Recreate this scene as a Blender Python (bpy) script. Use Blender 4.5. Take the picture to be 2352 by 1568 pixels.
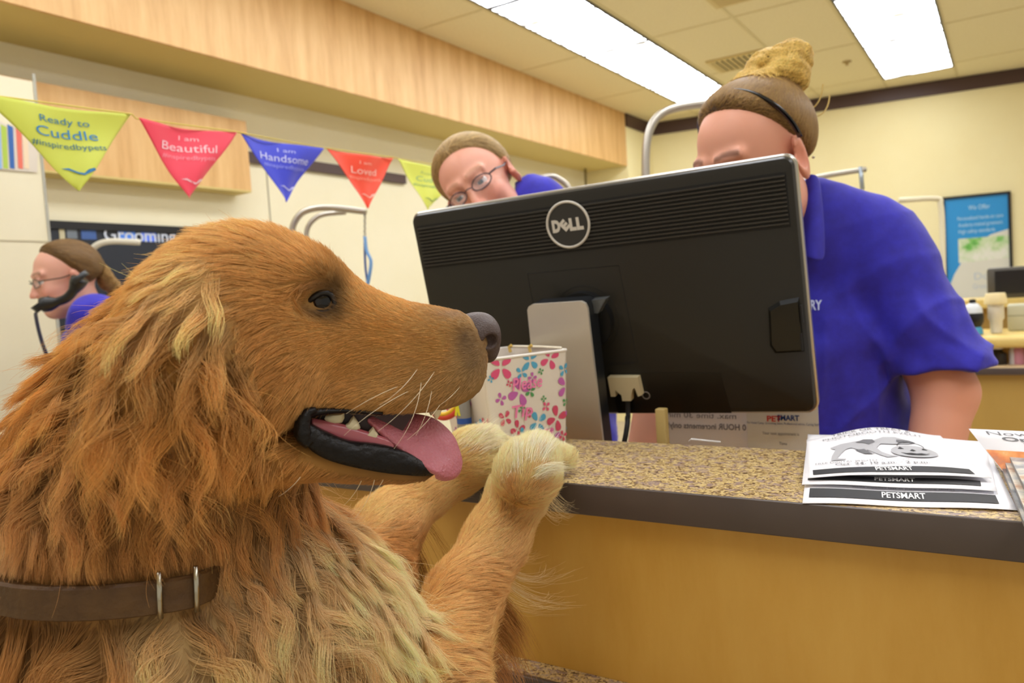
import bpy, bmesh, math, random
import numpy as np
from mathutils import Vector, Matrix
from mathutils.bvhtree import BVHTree
for o in list(bpy.data.objects): bpy.data.objects.remove(o)
SC = bpy.context.scene
COL = SC.collection
rng = np.random.default_rng(7)
random.seed(7)

# ------------------------------------------------------------------ camera, world, light, exposure
FPX, CX, CY = 1770., 1176., 784.
def nrm(v):
    v = np.array(v, float); return v / np.linalg.norm(v)
_Y = nrm((1139, -172, 1770)); _Z = nrm((-.0654, -1, -98/1770)); _Z = nrm(_Z - _Y*(_Z@_Y)); _X = np.cross(_Y, _Z)
RW = np.array([_X, _Y, _Z])            # camera coords (x right, y down, z forward) -> world
CAMP = np.array([0, 0, 1.29])
RIGHT, UPV, FWD = RW[:, 0], -RW[:, 1], RW[:, 2]
cd = bpy.data.cameras.new('camera'); cam = bpy.data.objects.new('camera', cd); COL.objects.link(cam)
M3 = Matrix([[RIGHT[i], UPV[i], -FWD[i]] for i in range(3)])
cam.matrix_world = Matrix.Translation(Vector(CAMP)) @ M3.to_4x4()
cd.sensor_width = 36; cd.lens = 36*FPX/2352; cd.clip_start = .02
cd.dof.use_dof = True; cd.dof.focus_distance = .66; cd.dof.aperture_fstop = 8.5
SC.camera = cam
SC.view_settings.view_transform = 'Standard'; SC.view_settings.look = 'None'
SC.view_settings.exposure = 0.40; SC.view_settings.gamma = 1; SC.view_settings.use_curve_mapping = False
w = bpy.data.worlds.new('world'); SC.world = w; w.use_nodes = True
bg = w.node_tree.nodes['Background']; bg.inputs[0].default_value = (1.0, .90, .74, 1); bg.inputs[1].default_value = .45
PANEL_STRENGTH = 5.5

def ray(px, py): return RW @ np.array([(px-CX)/FPX, (py-CY)/FPX, 1.])
def atd(px, py, d): return CAMP + ray(px, py)*d
def onax(px, py, ax, v): r = ray(px, py); return CAMP + r*(v-CAMP[ax])/r[ax]
def onpl(px, py, P, N): r = ray(px, py); P = np.array(P, float); return CAMP + r*((P-CAMP)@N)/(r@N)
def proj(P):
    v = (np.asarray(P)-CAMP) @ RW
    return CX+FPX*v[..., 0]/v[..., 2], CY+FPX*v[..., 1]/v[..., 2], v[..., 2]

# ------------------------------------------------------------------ materials
def lin(c):
    if isinstance(c, str): c = tuple(int(c[i:i+2], 16)/255 for i in (0, 2, 4))
    return tuple((x/12.92 if x <= .04045 else ((x+.055)/1.055)**2.4) for x in c[:3]) + (1,)
def mat(name, col, rough=.5, metal=0, spec=.5, emit=None, es=1, bump=None, sss=0, alpha=1, trans=0, coat=0, sheen=0):
    m = bpy.data.materials.new(name); m.use_nodes = True; nt = m.node_tree; b = nt.nodes['Principled BSDF']
    b.inputs['Base Color'].default_value = lin(col); b.inputs['Roughness'].default_value = rough
    b.inputs['Metallic'].default_value = metal; b.inputs['Specular IOR Level'].default_value = spec
    b.inputs['Transmission Weight'].default_value = trans; b.inputs['Coat Weight'].default_value = coat
    b.inputs['Sheen Weight'].default_value = sheen
    if alpha < 1: b.inputs['Alpha'].default_value = alpha
    if sss: b.inputs['Subsurface Weight'].default_value = sss; b.inputs['Subsurface Radius'].default_value = (.01, .004, .002); b.inputs['Subsurface Scale'].default_value = 1
    if emit: b.inputs['Emission Color'].default_value = lin(emit); b.inputs['Emission Strength'].default_value = es
    if bump:
        sc, st = bump[0], bump[1]
        tc = nt.nodes.new('ShaderNodeTexCoord'); mp = nt.nodes.new('ShaderNodeMapping'); no = nt.nodes.new('ShaderNodeTexNoise'); bp = nt.nodes.new('ShaderNodeBump')
        mp.inputs['Scale'].default_value = bump[2] if len(bump) > 2 else (1, 1, 1)
        no.inputs['Scale'].default_value = sc; no.inputs['Detail'].default_value = 4; bp.inputs['Strength'].default_value = st; bp.inputs['Distance'].default_value = .01
        nt.links.new(tc.outputs['Object'], mp.inputs[0]); nt.links.new(mp.outputs[0], no.inputs[0]); nt.links.new(no.outputs['Fac'], bp.inputs['Height']); nt.links.new(bp.outputs[0], b.inputs['Normal'])
    return m
def ramp_mat(name, stops, scale, mapping=(1, 1, 1), rough=.5, detail=4, distort=0, nrough=.6, bump=0, spec=.5, rot=(0,0,0), kind='noise'):
    m = mat(name, (1, 1, 1), rough, spec=spec); nt = m.node_tree; b = nt.nodes['Principled BSDF']
    tc = nt.nodes.new('ShaderNodeTexCoord'); mp = nt.nodes.new('ShaderNodeMapping'); mp.inputs['Scale'].default_value = mapping; mp.inputs['Rotation'].default_value = rot
    no = nt.nodes.new('ShaderNodeTexNoise'); no.inputs['Scale'].default_value = scale; no.inputs['Detail'].default_value = detail
    no.inputs['Distortion'].default_value = distort; no.inputs['Roughness'].default_value = nrough
    cr = nt.nodes.new('ShaderNodeValToRGB'); e = cr.color_ramp.elements
    while len(e) < len(stops): e.new(.5)
    for i, (p, c) in enumerate(stops): e[i].position = p; e[i].color = lin(c)
    nt.links.new(tc.outputs['Object'], mp.inputs[0]); nt.links.new(mp.outputs[0], no.inputs[0]); nt.links.new(no.outputs['Fac'], cr.inputs[0]); nt.links.new(cr.outputs[0], b.inputs['Base Color'])
    if bump:
        bp = nt.nodes.new('ShaderNodeBump'); bp.inputs['Strength'].default_value = bump; bp.inputs['Distance'].default_value = .01
        nt.links.new(no.outputs['Fac'], bp.inputs['Height']); nt.links.new(bp.outputs[0], b.inputs['Normal'])
    return m

# ------------------------------------------------------------------ mesh helpers
def obj(name, verts, faces, m=None, parent=None, smooth=True, mats=None, fmat=None, auto=None):
    me = bpy.data.meshes.new(name); me.from_pydata([tuple(map(float, v)) for v in verts], [], [tuple(map(int, f)) for f in faces]); me.update()
    bm = bmesh.new(); bm.from_mesh(me); bmesh.ops.recalc_face_normals(bm, faces=bm.faces); bm.to_mesh(me); bm.free()
    if m: me.materials.append(m)
    if mats:
        for x in mats: me.materials.append(x)
        if fmat is not None: me.polygons.foreach_set('material_index', np.array(fmat, dtype=np.int32))
    if smooth:
        me.polygons.foreach_set('use_smooth', [True]*len(me.polygons))
        if auto: me.set_sharp_from_angle(angle=math.radians(auto))
    o = bpy.data.objects.new(name, me); COL.objects.link(o)
    if parent is not None: o.parent = parent; o.matrix_parent_inverse = parent.matrix_world.inverted() if False else Matrix.Translation(-Vector(parent.location))
    return o
def thing(name, label, cat, loc=(0, 0, 0), group=None):
    o = bpy.data.objects.new(name, None); COL.objects.link(o); o.location = Vector([float(x) for x in loc]); o.empty_display_size = .05
    o['label'] = label; o['category'] = cat
    if group: o['group'] = group
    return o
def tag(o, label, cat=None, group=None, kind=None):
    if label: o['label'] = label
    if cat: o['category'] = cat
    if group: o['group'] = group
    if kind: o['kind'] = kind
    return o
def struct(o): o['kind'] = 'structure'; return o
class MB:
    def __init__(s): s.v = []; s.f = []; s.fm = []; s.n = 0
    def add(s, v, f, mi=0):
        v = np.asarray(v, float); s.v.append(v); s.f += [tuple(i+s.n for i in q) for q in f]; s.fm += [mi]*len(f); s.n += len(v); return s
    def xform(s, M, t=(0, 0, 0)):
        s.v = [np.asarray(v) @ np.asarray(M).T + np.asarray(t) for v in s.v]; return s
    def V(s): return np.concatenate(s.v)
    def build(s, name, m=None, parent=None, smooth=True, mats=None, auto=40): return obj(name, s.V(), s.f, m, parent, smooth, mats, s.fm if mats else None, auto)
def boxm(c, size, bev=0, seg=2, ax=None):
    """rounded box; returns verts, faces; ax = 3x3 rows local axes"""
    bm = bmesh.new(); bmesh.ops.create_cube(bm, size=1)
    for v in bm.verts: v.co = Vector((v.co.x*size[0], v.co.y*size[1], v.co.z*size[2]))
    if bev: bmesh.ops.bevel(bm, geom=list(bm.edges), offset=bev, segments=seg, profile=.5, affect='EDGES')
    v = np.array([x.co[:] for x in bm.verts]); f = [[y.index for y in x.verts] for x in bm.faces]; bm.free()
    if ax is not None: v = v @ np.asarray(ax)
    return v+np.asarray(c), f
def bx(lo, hi, bev=0, seg=2):
    lo = np.array(lo, float); hi = np.array(hi, float); return boxm((lo+hi)/2, hi-lo, bev, seg)
def catmull(P, n=8, closed=False):
    P = np.asarray(P, float); out = []; N = len(P)
    rngi = range(N if closed else N-1)
    for i in rngi:
        p0 = P[(i-1) % N] if (closed or i > 0) else 2*P[0]-P[1]; p1 = P[i]; p2 = P[(i+1) % N]; p3 = P[(i+2) % N] if (closed or i+2 < N) else 2*P[-1]-P[-2]
        for k in range(n):
            t = k/n; out.append(.5*((2*p1)+(-p0+p2)*t+(2*p0-5*p1+4*p2-p3)*t*t+(-p0+3*p1-3*p2+p3)*t**3))
    if not closed: out.append(P[-1])
    return np.array(out)
def tube(P, r, seg=10, closed=False, caps=True, flat=1.0, up=None):
    P = np.asarray(P, float); n = len(P); r = np.broadcast_to(np.asarray(r, float), (n,))
    T = np.gradient(P, axis=0) if not closed else np.roll(P, -1, 0)-np.roll(P, 1, 0)
    T /= np.linalg.norm(T, axis=1)[:, None]+1e-12
    u = np.array(up, float) if up is not None else (np.array([0, 0, 1.]) if abs(T[0][2]) < .9 else np.array([1., 0, 0]))
    V = []; prev = None
    for i in range(n):
        a = (u if (prev is None or up is not None) else prev); a = a-T[i]*(a@T[i]); a /= np.linalg.norm(a)+1e-12; prev = a; b = np.cross(T[i], a)
        th = np.arange(seg)*2*np.pi/seg
        V.append(P[i]+r[i]*(np.cos(th)[:, None]*a*flat+np.sin(th)[:, None]*b))
    V = np.concatenate(V); F = []
    for i in range(n if closed else n-1):
        for j in range(seg):
            a = i*seg+j; b2 = i*seg+(j+1) % seg; c = ((i+1) % n)*seg; F.append((a, b2, c+(j+1) % seg, c+j))
    if caps and not closed: F.append(tuple(range(seg))[::-1]); F.append(tuple((n-1)*seg+j for j in range(seg)))
    return V, F
def lathe(prof, seg=32, c=(0, 0, 0), ax=None):
    V = []; F = []
    for r, z in prof:
        th = np.arange(seg)*2*np.pi/seg; V.append(np.stack([r*np.cos(th), r*np.sin(th), np.full(seg, z)], 1))
    V = np.concatenate(V)
    for i in range(len(prof)-1):
        for j in range(seg): F.append((i*seg+j, i*seg+(j+1) % seg, (i+1)*seg+(j+1) % seg, (i+1)*seg+j))
    F.append(tuple(range(seg))[::-1]); F.append(tuple((len(prof)-1)*seg+j for j in range(seg)))
    if ax is not None: V = V @ np.asarray(ax)
    return V+np.asarray(c), F
def prism(poly, d0, d1, func):
    """poly 2D list extruded between depths, mapped by func(u,v,d)->xyz"""
    n = len(poly); V = [func(u, v, d0) for u, v in poly]+[func(u, v, d1) for u, v in poly]
    F = [tuple(range(n))[::-1], tuple(range(n, 2*n))]+[(i, (i+1) % n, n+(i+1) % n, n+i) for i in range(n)]
    return np.array(V), F
def rrect(x0, y0, x1, y1, r, seg=5):
    P = []
    for cx_, cy_, a0 in ((x1-r, y1-r, 0), (x0+r, y1-r, 90), (x0+r, y0+r, 180), (x1-r, y0+r, 270)):
        for k in range(seg+1):
            a = math.radians(a0+90*k/seg); P.append((cx_+r*math.cos(a), cy_+r*math.sin(a)))
    return P
def sheet(func, nu, nv, th=0, th_dir=None):
    U, Vv = np.meshgrid(np.linspace(0, 1, nu+1), np.linspace(0, 1, nv+1), indexing='ij')
    P = np.array([func(u, v) for u, v in zip(U.ravel(), Vv.ravel())]); F = []
    for i in range(nu):
        for j in range(nv):
            a = i*(nv+1)+j; F.append((a, a+nv+1, a+nv+2, a+1))
    if th:
        n = len(P); P2 = P+np.asarray(th_dir)*th; F2 = [tuple(x+n for x in q[::-1]) for q in F]; S = []
        bd = [i*(nv+1) for i in range(nu+1)]+[nu*(nv+1)+j for j in range(1, nv+1)]+[i*(nv+1)+nv for i in range(nu-1, -1, -1)]+[j for j in range(nv-1, 0, -1)]
        for k in range(len(bd)): a, b = bd[k], bd[(k+1) % len(bd)]; S.append((a, b, b+n, a+n))
        P = np.concatenate([P, P2]); F = F+F2+S
    return P, F
_fc = {}
def text_geo(s, bold=0.0, shear=0, ext=0):
    """triangulated text, height of capitals ~ .7, centred on x; returns 2D verts/faces and width"""
    k = (s, bold, shear)
    if k in _fc: return _fc[k]
    c = bpy.data.curves.new('t', 'FONT'); c.body = s; c.align_x = 'CENTER'; c.offset = bold; c.shear = shear; c.resolution_u = 3
    o = bpy.data.objects.new('t', c); COL.objects.link(o); bpy.context.view_layer.update()
    me = bpy.data.meshes.new_from_object(o.evaluated_get(bpy.context.evaluated_depsgraph_get()))
    v = np.array([x.co[:] for x in me.vertices]).reshape(-1, 3); f = [tuple(p.vertices) for p in me.polygons]
    bpy.data.objects.remove(o); bpy.data.meshes.remove(me); bpy.data.curves.remove(c)
    _fc[k] = (v, f, v[:, 0].max()-v[:, 0].min() if len(v) else 0); return _fc[k]
def put_text(mb, s, cx_, cy_, h, func, width=None, bold=0, mirror=False, mi=0, shear=0):
    """text centred at (cx,cy) in uv; func(u,v)->xyz"""
    v, f, wd = text_geo(s, bold, shear)
    if not len(v): return
    sy = h/.7; sx = (width/wd) if width else sy
    if mirror: sx = -sx
    x = (v[:, 0]-(v[:, 0].max()+v[:, 0].min())/2)*sx+cx_; y = (v[:, 1]-.35)*sy+cy_
    mb.add(np.array([func(a, b) for a, b in zip(x, y)]), f, mi)
# ------------------------------------------------------------------ room
H = 3.0; XL = -3.06
m_wall = ramp_mat('wall_paint', [(.3, 'f0e3ae'), (.7, 'f5ebba')], 1.5, rough=.65)
m_ceil = ramp_mat('ceiling_tile', [(.35, 'e9ddb4'), (.65, 'efe4be')], 60, rough=.9, bump=.1)
m_grid = mat('ceiling_grid', 'dccfa2', .6)
m_trimd = mat('dark_trim', '4a3430', .45)
m_maple = ramp_mat('maple_valance', [(.3, 'c99a5c'), (.5, 'dcb072'), (.7, 'e8c083')], 4.5, (1, 3.2, .35), rough=.45, detail=6, nrough=.65)
m_under = mat('valance_underside', 'd3be79', .7)
m_floor = ramp_mat('floor_tile', [(.3, 'b8ab94'), (.7, 'c9bda6')], 3, rough=.4)
def quad(name, P, m, parent=None): return obj(name, P, [(0, 1, 2, 3)], m, parent, smooth=False)
def slab(name, lo, hi, m, parent=None, bev=0): 
    v, f = bx(lo, hi, bev); return obj(name, v, f, m, parent, smooth=False)
struct(slab('floor', (-5, -3.5, -.1), (3.2, 9.2, 0), m_floor))
struct(slab('ceiling', (-5, -3.5, H), (3.2, 9.2, H+.1), m_ceil))
# tile joints, thin metal T bars
g = MB(); gx = [-3.10, -2.55, -2.0, -1.445, -.89, -.335, .22, .775, 1.33, 1.89]
for x in gx: g.add(*bx((x-.010, -3.4, H-.004), (x+.010, 8.3, H+.004)))
for y in [-2.18+1.21*k for k in range(9)]: g.add(*bx((-3.06, y-.008, H-.0035), (3.1, y+.008, H+.004)))
struct(g.build('trim_1', m_grid, smooth=False))
# left wall: deep lower wall, header soffit clad in maple, return at the far end
ZB = 2.497; XR = -3.5
m_wall2 = ramp_mat('wall_paint_left', [(.3, 'ebe3c2'), (.7, 'f0e9cc')], 1.5, rough=.65)
struct(slab('wall_left', (XR-.1, -3.5, 0), (XR, 7.0, ZB+.05), m_wall2))
struct(slab('wall_left_end', (XR-.1, 6.98, 0), (XL, 7.62, H), m_wall))
vt = thing('wood_valance', 'long maple clad soffit running along the upper left wall under the ceiling', 'valance', (XL-.2, 2, ZB)); vt['kind'] = 'structure'; vt.name = 'trim_2'
del vt['label'], vt['category']
slab('soffit_core', (XR, -3.4, ZB+.012), (XL-.02, 6.975, H), m_under, vt)
slab('maple_cladding', (XL-.02, -3.4, ZB), (XL, 6.975, H-.001), m_maple, vt)
slab('underside_board', (XR, -3.4, ZB), (XL-.02, 6.975, ZB+.012), m_under, vt)
# back wall slightly skewed
b0 = np.array([-3.06, 7.62]); b1 = np.array([3.1, 8.72]); bd_ = nrm(b1-b0); bn = np.array([-bd_[1], bd_[0]])
def backp(s, z, off=0): p = b0+bd_*s-bn*off; return np.array([p[0], p[1], z])
BL = np.linalg.norm(b1-b0)
def backbox(s0, s1, z0, z1, o0, o1):
    P = [backp(s, z, o) for o in (o0, o1) for s, z in ((s0, z0), (s1, z0), (s1, z1), (s0, z1))]
    return np.array(P), [(0, 1, 2, 3), (7, 6, 5, 4), (0, 4, 5, 1), (1, 5, 6, 2), (2, 6, 7, 3), (3, 7, 4, 0)]
v, f = backbox(-.3, BL, 0, H, -.1, 0); struct(obj('wall_back', v, f, m_wall, smooth=False))
def onback(px, py, off=0):
    N = np.array([bn[0], bn[1], 0]); return onpl(px, py, backp(0, 0, off), N)
def back_s(P): return (P[:2]-b0)@bd_
v, f = backbox(0.02, BL, H-.125, H-.004, .0, .02); struct(obj('trim_3', v, f, m_trimd, smooth=False))
struct(slab('trim_4', (XL, 6.98, H-.125), (XL+.02, 7.6, H-.004), m_trimd))
# dark rail on the recessed wall and small maple box over the salon window
struct(slab('trim_5', (XR, 1.2, 2.13), (XR+.025, 4.16, 2.19), m_trimd))
m_rear = mat('wall_shadow_face', 'f0e3ae', .7)
vb = thing('window_valance', 'short maple box valance on the wall behind the yellow and pink pennants', 'valance', (XR+.06, 2.2, 1.92))
slab('front_board', (XR+.11, 1.2, 1.955), (XR+.125, 2.76, 2.32), m_maple, vb)
slab('underside_board', (XR+.002, 1.2, 1.945), (XR+.125, 2.76, 1.955), m_under, vb)
slab('end_board', (XR+.002, 2.745, 1.955), (XR+.11, 2.76, 2.32), m_maple, vb)
# salon window with dark display board beyond
wn = bpy.data.objects.new('window_1', None); COL.objects.link(wn); wn.location = (XR, 1.9, 1.6); wn['kind'] = 'structure'
m_blk = mat('window_black', '0b0d12', .35); m_glass = mat('glass', 'ffffff', .02, trans=1, alpha=.25)
slab('window_frame', (XR, .9, 1.725), (XR+.02, 2.75, 1.76), m_blk, wn)
slab('dark_board', (XR+.001, .9, 1.15), (XR+.008, 2.75, 1.725), mat('board_navy', '1c2330', .4), wn)
mb = MB(); fw = lambda u, v: np.array([XR+.0095, u, v])
for (x0, x1, y0, y1, mi) in ((70, 60, 0, 0, 0),):
    pass
panes = [((135, 522), (150, 550), 'c9c2a0'), ((152, 522), (178, 548), '737d88'), ((185, 520), (222, 550), '3d5fa0'), ((270, 524), (312, 552), '4f8cf5'), ((322, 522), (360, 555), '5f86ff')]
for (a, b, c) in panes:
    p = onax(a[0], a[1], 0, XR+.01); q = onax(b[0], b[1], 0, XR+.01)
    slab('display_print', (XR+.008, p[1], q[2]), (XR+.0105, q[1], p[2]), mat('print_'+c, c, .5), wn)
tm = MB(); p = onax(283, 538, 0, XR+.013)
put_text(tm, 'Grooming', p[1]+.09, p[2], .062, lambda u, v: np.array([XR+.013, u, v]), bold=.01)
tm.build('window_lettering', mat('sign_white', 'cfd8e8', .5), wn, smooth=False)
# wall seam
struct(slab('trim_6', (XR, 2.972, 1.0), (XR+.004, 2.978, 2.12), mat('seam', 'a8a48c', .6)))
# near pillar with papers at far left
m_pil = ramp_mat('pillar_paint', [(.3, 'ddd4b4'), (.7, 'e4dcbe')], 2, rough=.7)
PY = 1.02
PX_ = -2.9; pe = onax(103, 430, 0, PX_)
pil = MB(); pil.add(*bx((-3.3, -1.2, 0), (PX_, pe[1], onax(60, 262, 0, PX_)[2]+.12)))
struct(pil.build('wall_partition', m_pil, smooth=False))
zs_ = onax(50, 553, 0, PX_)[2]
struct(slab('trim_7', (PX_, .1, zs_-.002), (PX_+.002, pe[1], zs_+.002), mat('joint', 'b8ae90', .7)))
struct(slab('trim_8', (PX_-.004, pe[1]-.006, 0), (PX_+.003, pe[1]+.003, 2.2), mat('corner_strip', 'a9a89a', .5)))

# ------------------------------------------------------------------ ceiling fixtures
m_lens = mat('prismatic_lens', 'ffffff', .4, emit='f4f8ff', es=PANEL_STRENGTH)
nt = m_lens.node_tree; b_ = nt.nodes['Principled BSDF']
tc = nt.nodes.new('ShaderNodeTexCoord'); mp = nt.nodes.new('ShaderNodeMapping'); no = nt.nodes.new('ShaderNodeTexNoise'); cr = nt.nodes.new('ShaderNodeMapRange')
mp.inputs['Scale'].default_value = (5, 13, 1); no.inputs['Scale'].default_value = 1.6; no.inputs['Detail'].default_value = 1
cr.inputs['From Min'].default_value = .35; cr.inputs['From Max'].default_value = .65; cr.inputs['To Min'].default_value = .06; cr.inputs['To Max'].default_value = 1.9
nt.links.new(tc.outputs['Object'], mp.inputs[0]); nt.links.new(mp.outputs[0], no.inputs[0]); nt.links.new(no.outputs['Fac'], cr.inputs[0])
mul = nt.nodes.new('ShaderNodeMath'); mul.operation = 'MULTIPLY'; mul.inputs[1].default_value = PANEL_STRENGTH; nt.links.new(cr.outputs[0], mul.inputs[0])
nt.links.new(mul.outputs[0], b_.inputs['Emission Strength'])
m_fix = mat('fixture_frame', '2b3040', .4)
def light_panel(x0, x1, y0, y1, label, group):
    t = thing('ceiling_light', label, 'ceiling light', ((x0+x1)/2, (y0+y1)/2, H), group)
    fr = MB(); e = .012
    fr.add(*bx((x0-e, y0, H-.012), (x0, y1, H-.001))); fr.add(*bx((x1, y0, H-.012), (x1+e, y1, H-.001)))
    fr.add(*bx((x0, y0, H-.012), (x1, y0+e, H-.001))); fr.add(*bx((x0, y1-e, H-.012), (x1, y1, H-.001)))
    fr.build('frame', m_fix, t, smooth=False)
    slab('diffuser', (x0, y0+e, H-.009), (x1, y1-e, H-.005), m_lens, t)
lw = [2.66, 3.87, 5.08, 6.29, 7.5]
labs = ['fluorescent ceiling panel of the left row, nearest of the row, cut by the top edge', 'largest fluorescent ceiling panel of the left row, second from the near end', 'fluorescent ceiling panel of the left row, between the largest panel and the farthest one', 'farthest fluorescent ceiling panel of the left row, just left of the hair bun']
for i in range(4): light_panel(-2.51, -2.03, lw[i]+.004, (lw[i+1]-.004 if i < 3 else 7.1), labs[i], 'left row of ceiling lights')
light_panel(-.86, -.35, 5.22, 6.415, 'nearer fluorescent ceiling panel of the right row, cut by the top edge', 'right row of ceiling lights')
light_panel(-.86, -.35, 6.425, 7.6, 'farther fluorescent ceiling panel of the right row, closest to the back wall', 'right row of ceiling lights')
for i, (a, b) in enumerate(((-.97, .24), (.25, 1.44), (1.46, 2.65))):
    light_panel(-2.51, -2.03, a, b, 'fluorescent ceiling panel of the left row above and behind the viewer', 'ceiling lights over the viewer')
for i, (a, b) in enumerate(((-.9, .3), (.32, 1.5), (1.6, 2.78), (2.8, 3.99), (4.01, 5.2))):
    light_panel(-.86, -.35, a, b, 'fluorescent ceiling panel of the right row above and behind the viewer', 'ceiling lights over the viewer')
for i, (a, b) in enumerate(((-.9, .3), (.32, 1.5), (1.6, 2.78), (2.8, 3.99), (4.01, 5.2))):
    light_panel(1.0, 1.5, a, b, 'fluorescent ceiling panel in the far right row outside the view', 'ceiling lights over the viewer')
m_vent = mat('vent_metal', 'd9c58a', .5); m_vdark = mat('vent_dark', '3a3222', .8)
def vent(x0, x1, y0, y1, label, n, along='x', patchy=False):
    t = thing('ceiling_vent', label, 'vent', ((x0+x1)/2, (y0+y1)/2, H))
    slab('duct_opening', (x0, y0, H-.004), (x1, y1, H-.001), m_vdark, t)
    fr = MB(); e = .03
    for a in (((x0-e, y0-e), (x0, y1+e)), ((x1, y0-e), (x1+e, y1+e)), ((x0, y0-e), (x1, y0)), ((x0, y1), (x1, y1+e))): fr.add(*bx((*a[0], H-.014), (*a[1], H-.001)))
    fr.build('frame', m_vent, t, smooth=False)
    sl = MB()
    for k in range(n):
        u = (k+.5)/n
        if along == 'x': yy = y0+(y1-y0)*u; sl.add(*boxm(((x0+x1)/2, yy, H-.014), (x1-x0, (y1-y0)/n*.62, .003), ax=[[1, 0, 0], [0, .8, -.6], [0, .6, .8]]))
        else: xx = x0+(x1-x0)*u; sl.add(*boxm((xx, (y0+y1)/2, H-.014), ((x1-x0)/n*.5, y1-y0, .003), ax=[[.8, 0, .6], [0, 1, 0], [-.6, 0, .8]]))
    sl.build('louvre', m_vent, t, smooth=False)
vent(-1.87, -1.50, 5.93, 6.25, 'small square ceiling vent above the blond hair bun', 9, 'y')
vent(-1.44, -1.0, 4.35, 4.80, 'louvred ceiling return grille cut by the top edge between the light rows', 11, 'x')
v, f = lathe([(.0, -.03), (.012, -.03), (.014, -.01), (.035, -.006), (.035, 0)], 20, (-.93, 6.7, H-.001)); p = onax(1945, 141, 2, H); v = v-np.array([-.93, 6.7, 0])+np.array([p[0], p[1], 0])
tag(obj('ceiling_sprinkler', v, f, mat('sprinkler', 'b99f66', .5)), 'small fire sprinkler head in the ceiling tile left of the right light row', 'sprinkler')

# ------------------------------------------------------------------ counter
m_speck = mat('counter_laminate', 'c0a674', .32); nt = m_speck.node_tree; b_ = nt.nodes['Principled BSDF']
tc = nt.nodes.new('ShaderNodeTexCoord'); mp = nt.nodes.new('ShaderNodeMapping'); mp.inputs['Scale'].default_value = (1, 1.25, 1)
n1 = nt.nodes.new('ShaderNodeTexNoise'); n1.inputs['Scale'].default_value = 170; n1.inputs['Detail'].default_value = 3; n1.inputs['Distortion'].default_value = 1.2
n2 = nt.nodes.new('ShaderNodeTexNoise'); n2.inputs['Scale'].default_value = 95; n2.inputs['Detail'].default_value = 4; n2.inputs['Distortion'].default_value = .8
c1 = nt.nodes.new('ShaderNodeValToRGB'); c1.color_ramp.interpolation = 'LINEAR'; e = c1.color_ramp.elements
for k in range(3): e.new(.5)
for i, (p_, c_) in enumerate(((.38, '543c2a'), (.45, '94774f'), (.5, 'cdb070'), (.57, 'dfc68a'), (.66, 'b8a284'))): e[i].position = p_; e[i].color = lin(c_)
c2 = nt.nodes.new('ShaderNodeValToRGB'); e = c2.color_ramp.elements; e[0].position = .53; e[1].position = .6; e[0].color = (0, 0, 0, 1); e[1].color = (.75, .75, .75, 1)
mx = nt.nodes.new('ShaderNodeMix'); mx.data_type = 'RGBA'; mx.inputs[7].default_value = lin('9a8484')
for n_ in (n1, n2): nt.links.new(mp.outputs[0], n_.inputs[0])
nt.links.new(tc.outputs['Object'], mp.inputs[0]); nt.links.new(n1.outputs['Fac'], c1.inputs[0]); nt.links.new(n2.outputs['Fac'], c2.inputs[0])
nt.links.new(c2.outputs[0], mx.inputs[0]); nt.links.new(c1.outputs[0], mx.inputs[6]); nt.links.new(mx.outputs[2], b_.inputs['Base Color'])
m_band = ramp_mat('counter_edge_band', [(.3, '4c413b'), (.7, '574b44')], 5, rough=.38)
m_panel = ramp_mat('maple_laminate', [(.3, 'cc9a3c'), (.5, 'd5a54a'), (.7, 'ddb056')], 7, (.9, .9, .22), rough=.42, detail=7, nrough=.7)
ct = thing('reception_counter', 'speckled tan service counter with dark brown edge and maple front that the dog leans on', 'counter', (-.4, .9, 0))
slab('worktop', (-2.06, .7845, 1.04), (1.6, 1.03, 1.0697), m_speck, ct)
v, f = bx((-2.06, .78, 1.034), (1.6, .7845, 1.070), .0015, 2); obj('edge_band', v, f, m_band, ct)
slab('front_panel', (-2.06, .80, .1), (1.6, .83, 1.04), m_panel, ct)
slab('toe_kick', (-2.06, .84, 0), (1.6, .97, .1), m_band, ct)
slab('back_panel', (-2.06, .97, .1), (1.6, 1.0, 1.04), m_panel, ct)
lg = thing('purse_ledge', 'low speckled purse ledge with dark edge along the foot of the counter front', 'ledge', (-.4, .72, .8))
slab('ledge_top', (-2.06, .766, .80), (1.6, .7995, .832), m_speck, lg)
v, f = bx((-2.06, .758, .795), (1.6, .766, .833), .002, 2); obj('edge_band', v, f, m_band, lg)
slab('ledge_bracket', (-1.0, .77, .70), (-.98, .7995, .80), m_panel, lg)
slab('ledge_bracket', (.3, .77, .70), (.32, .7995, .80), m_panel, lg)
dk = thing('work_desk', 'lower work desk behind the speckled service counter', 'desk', (-.4, 1.3, 0))
slab('desktop', (-2.0, 1.035, .72), (1.5, 1.34, .75), m_panel, dk)
for x in (-1.98, 1.46): slab('desk_leg', (x, 1.06, 0), (x+.03, 1.32, .72), m_panel, dk)
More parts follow.
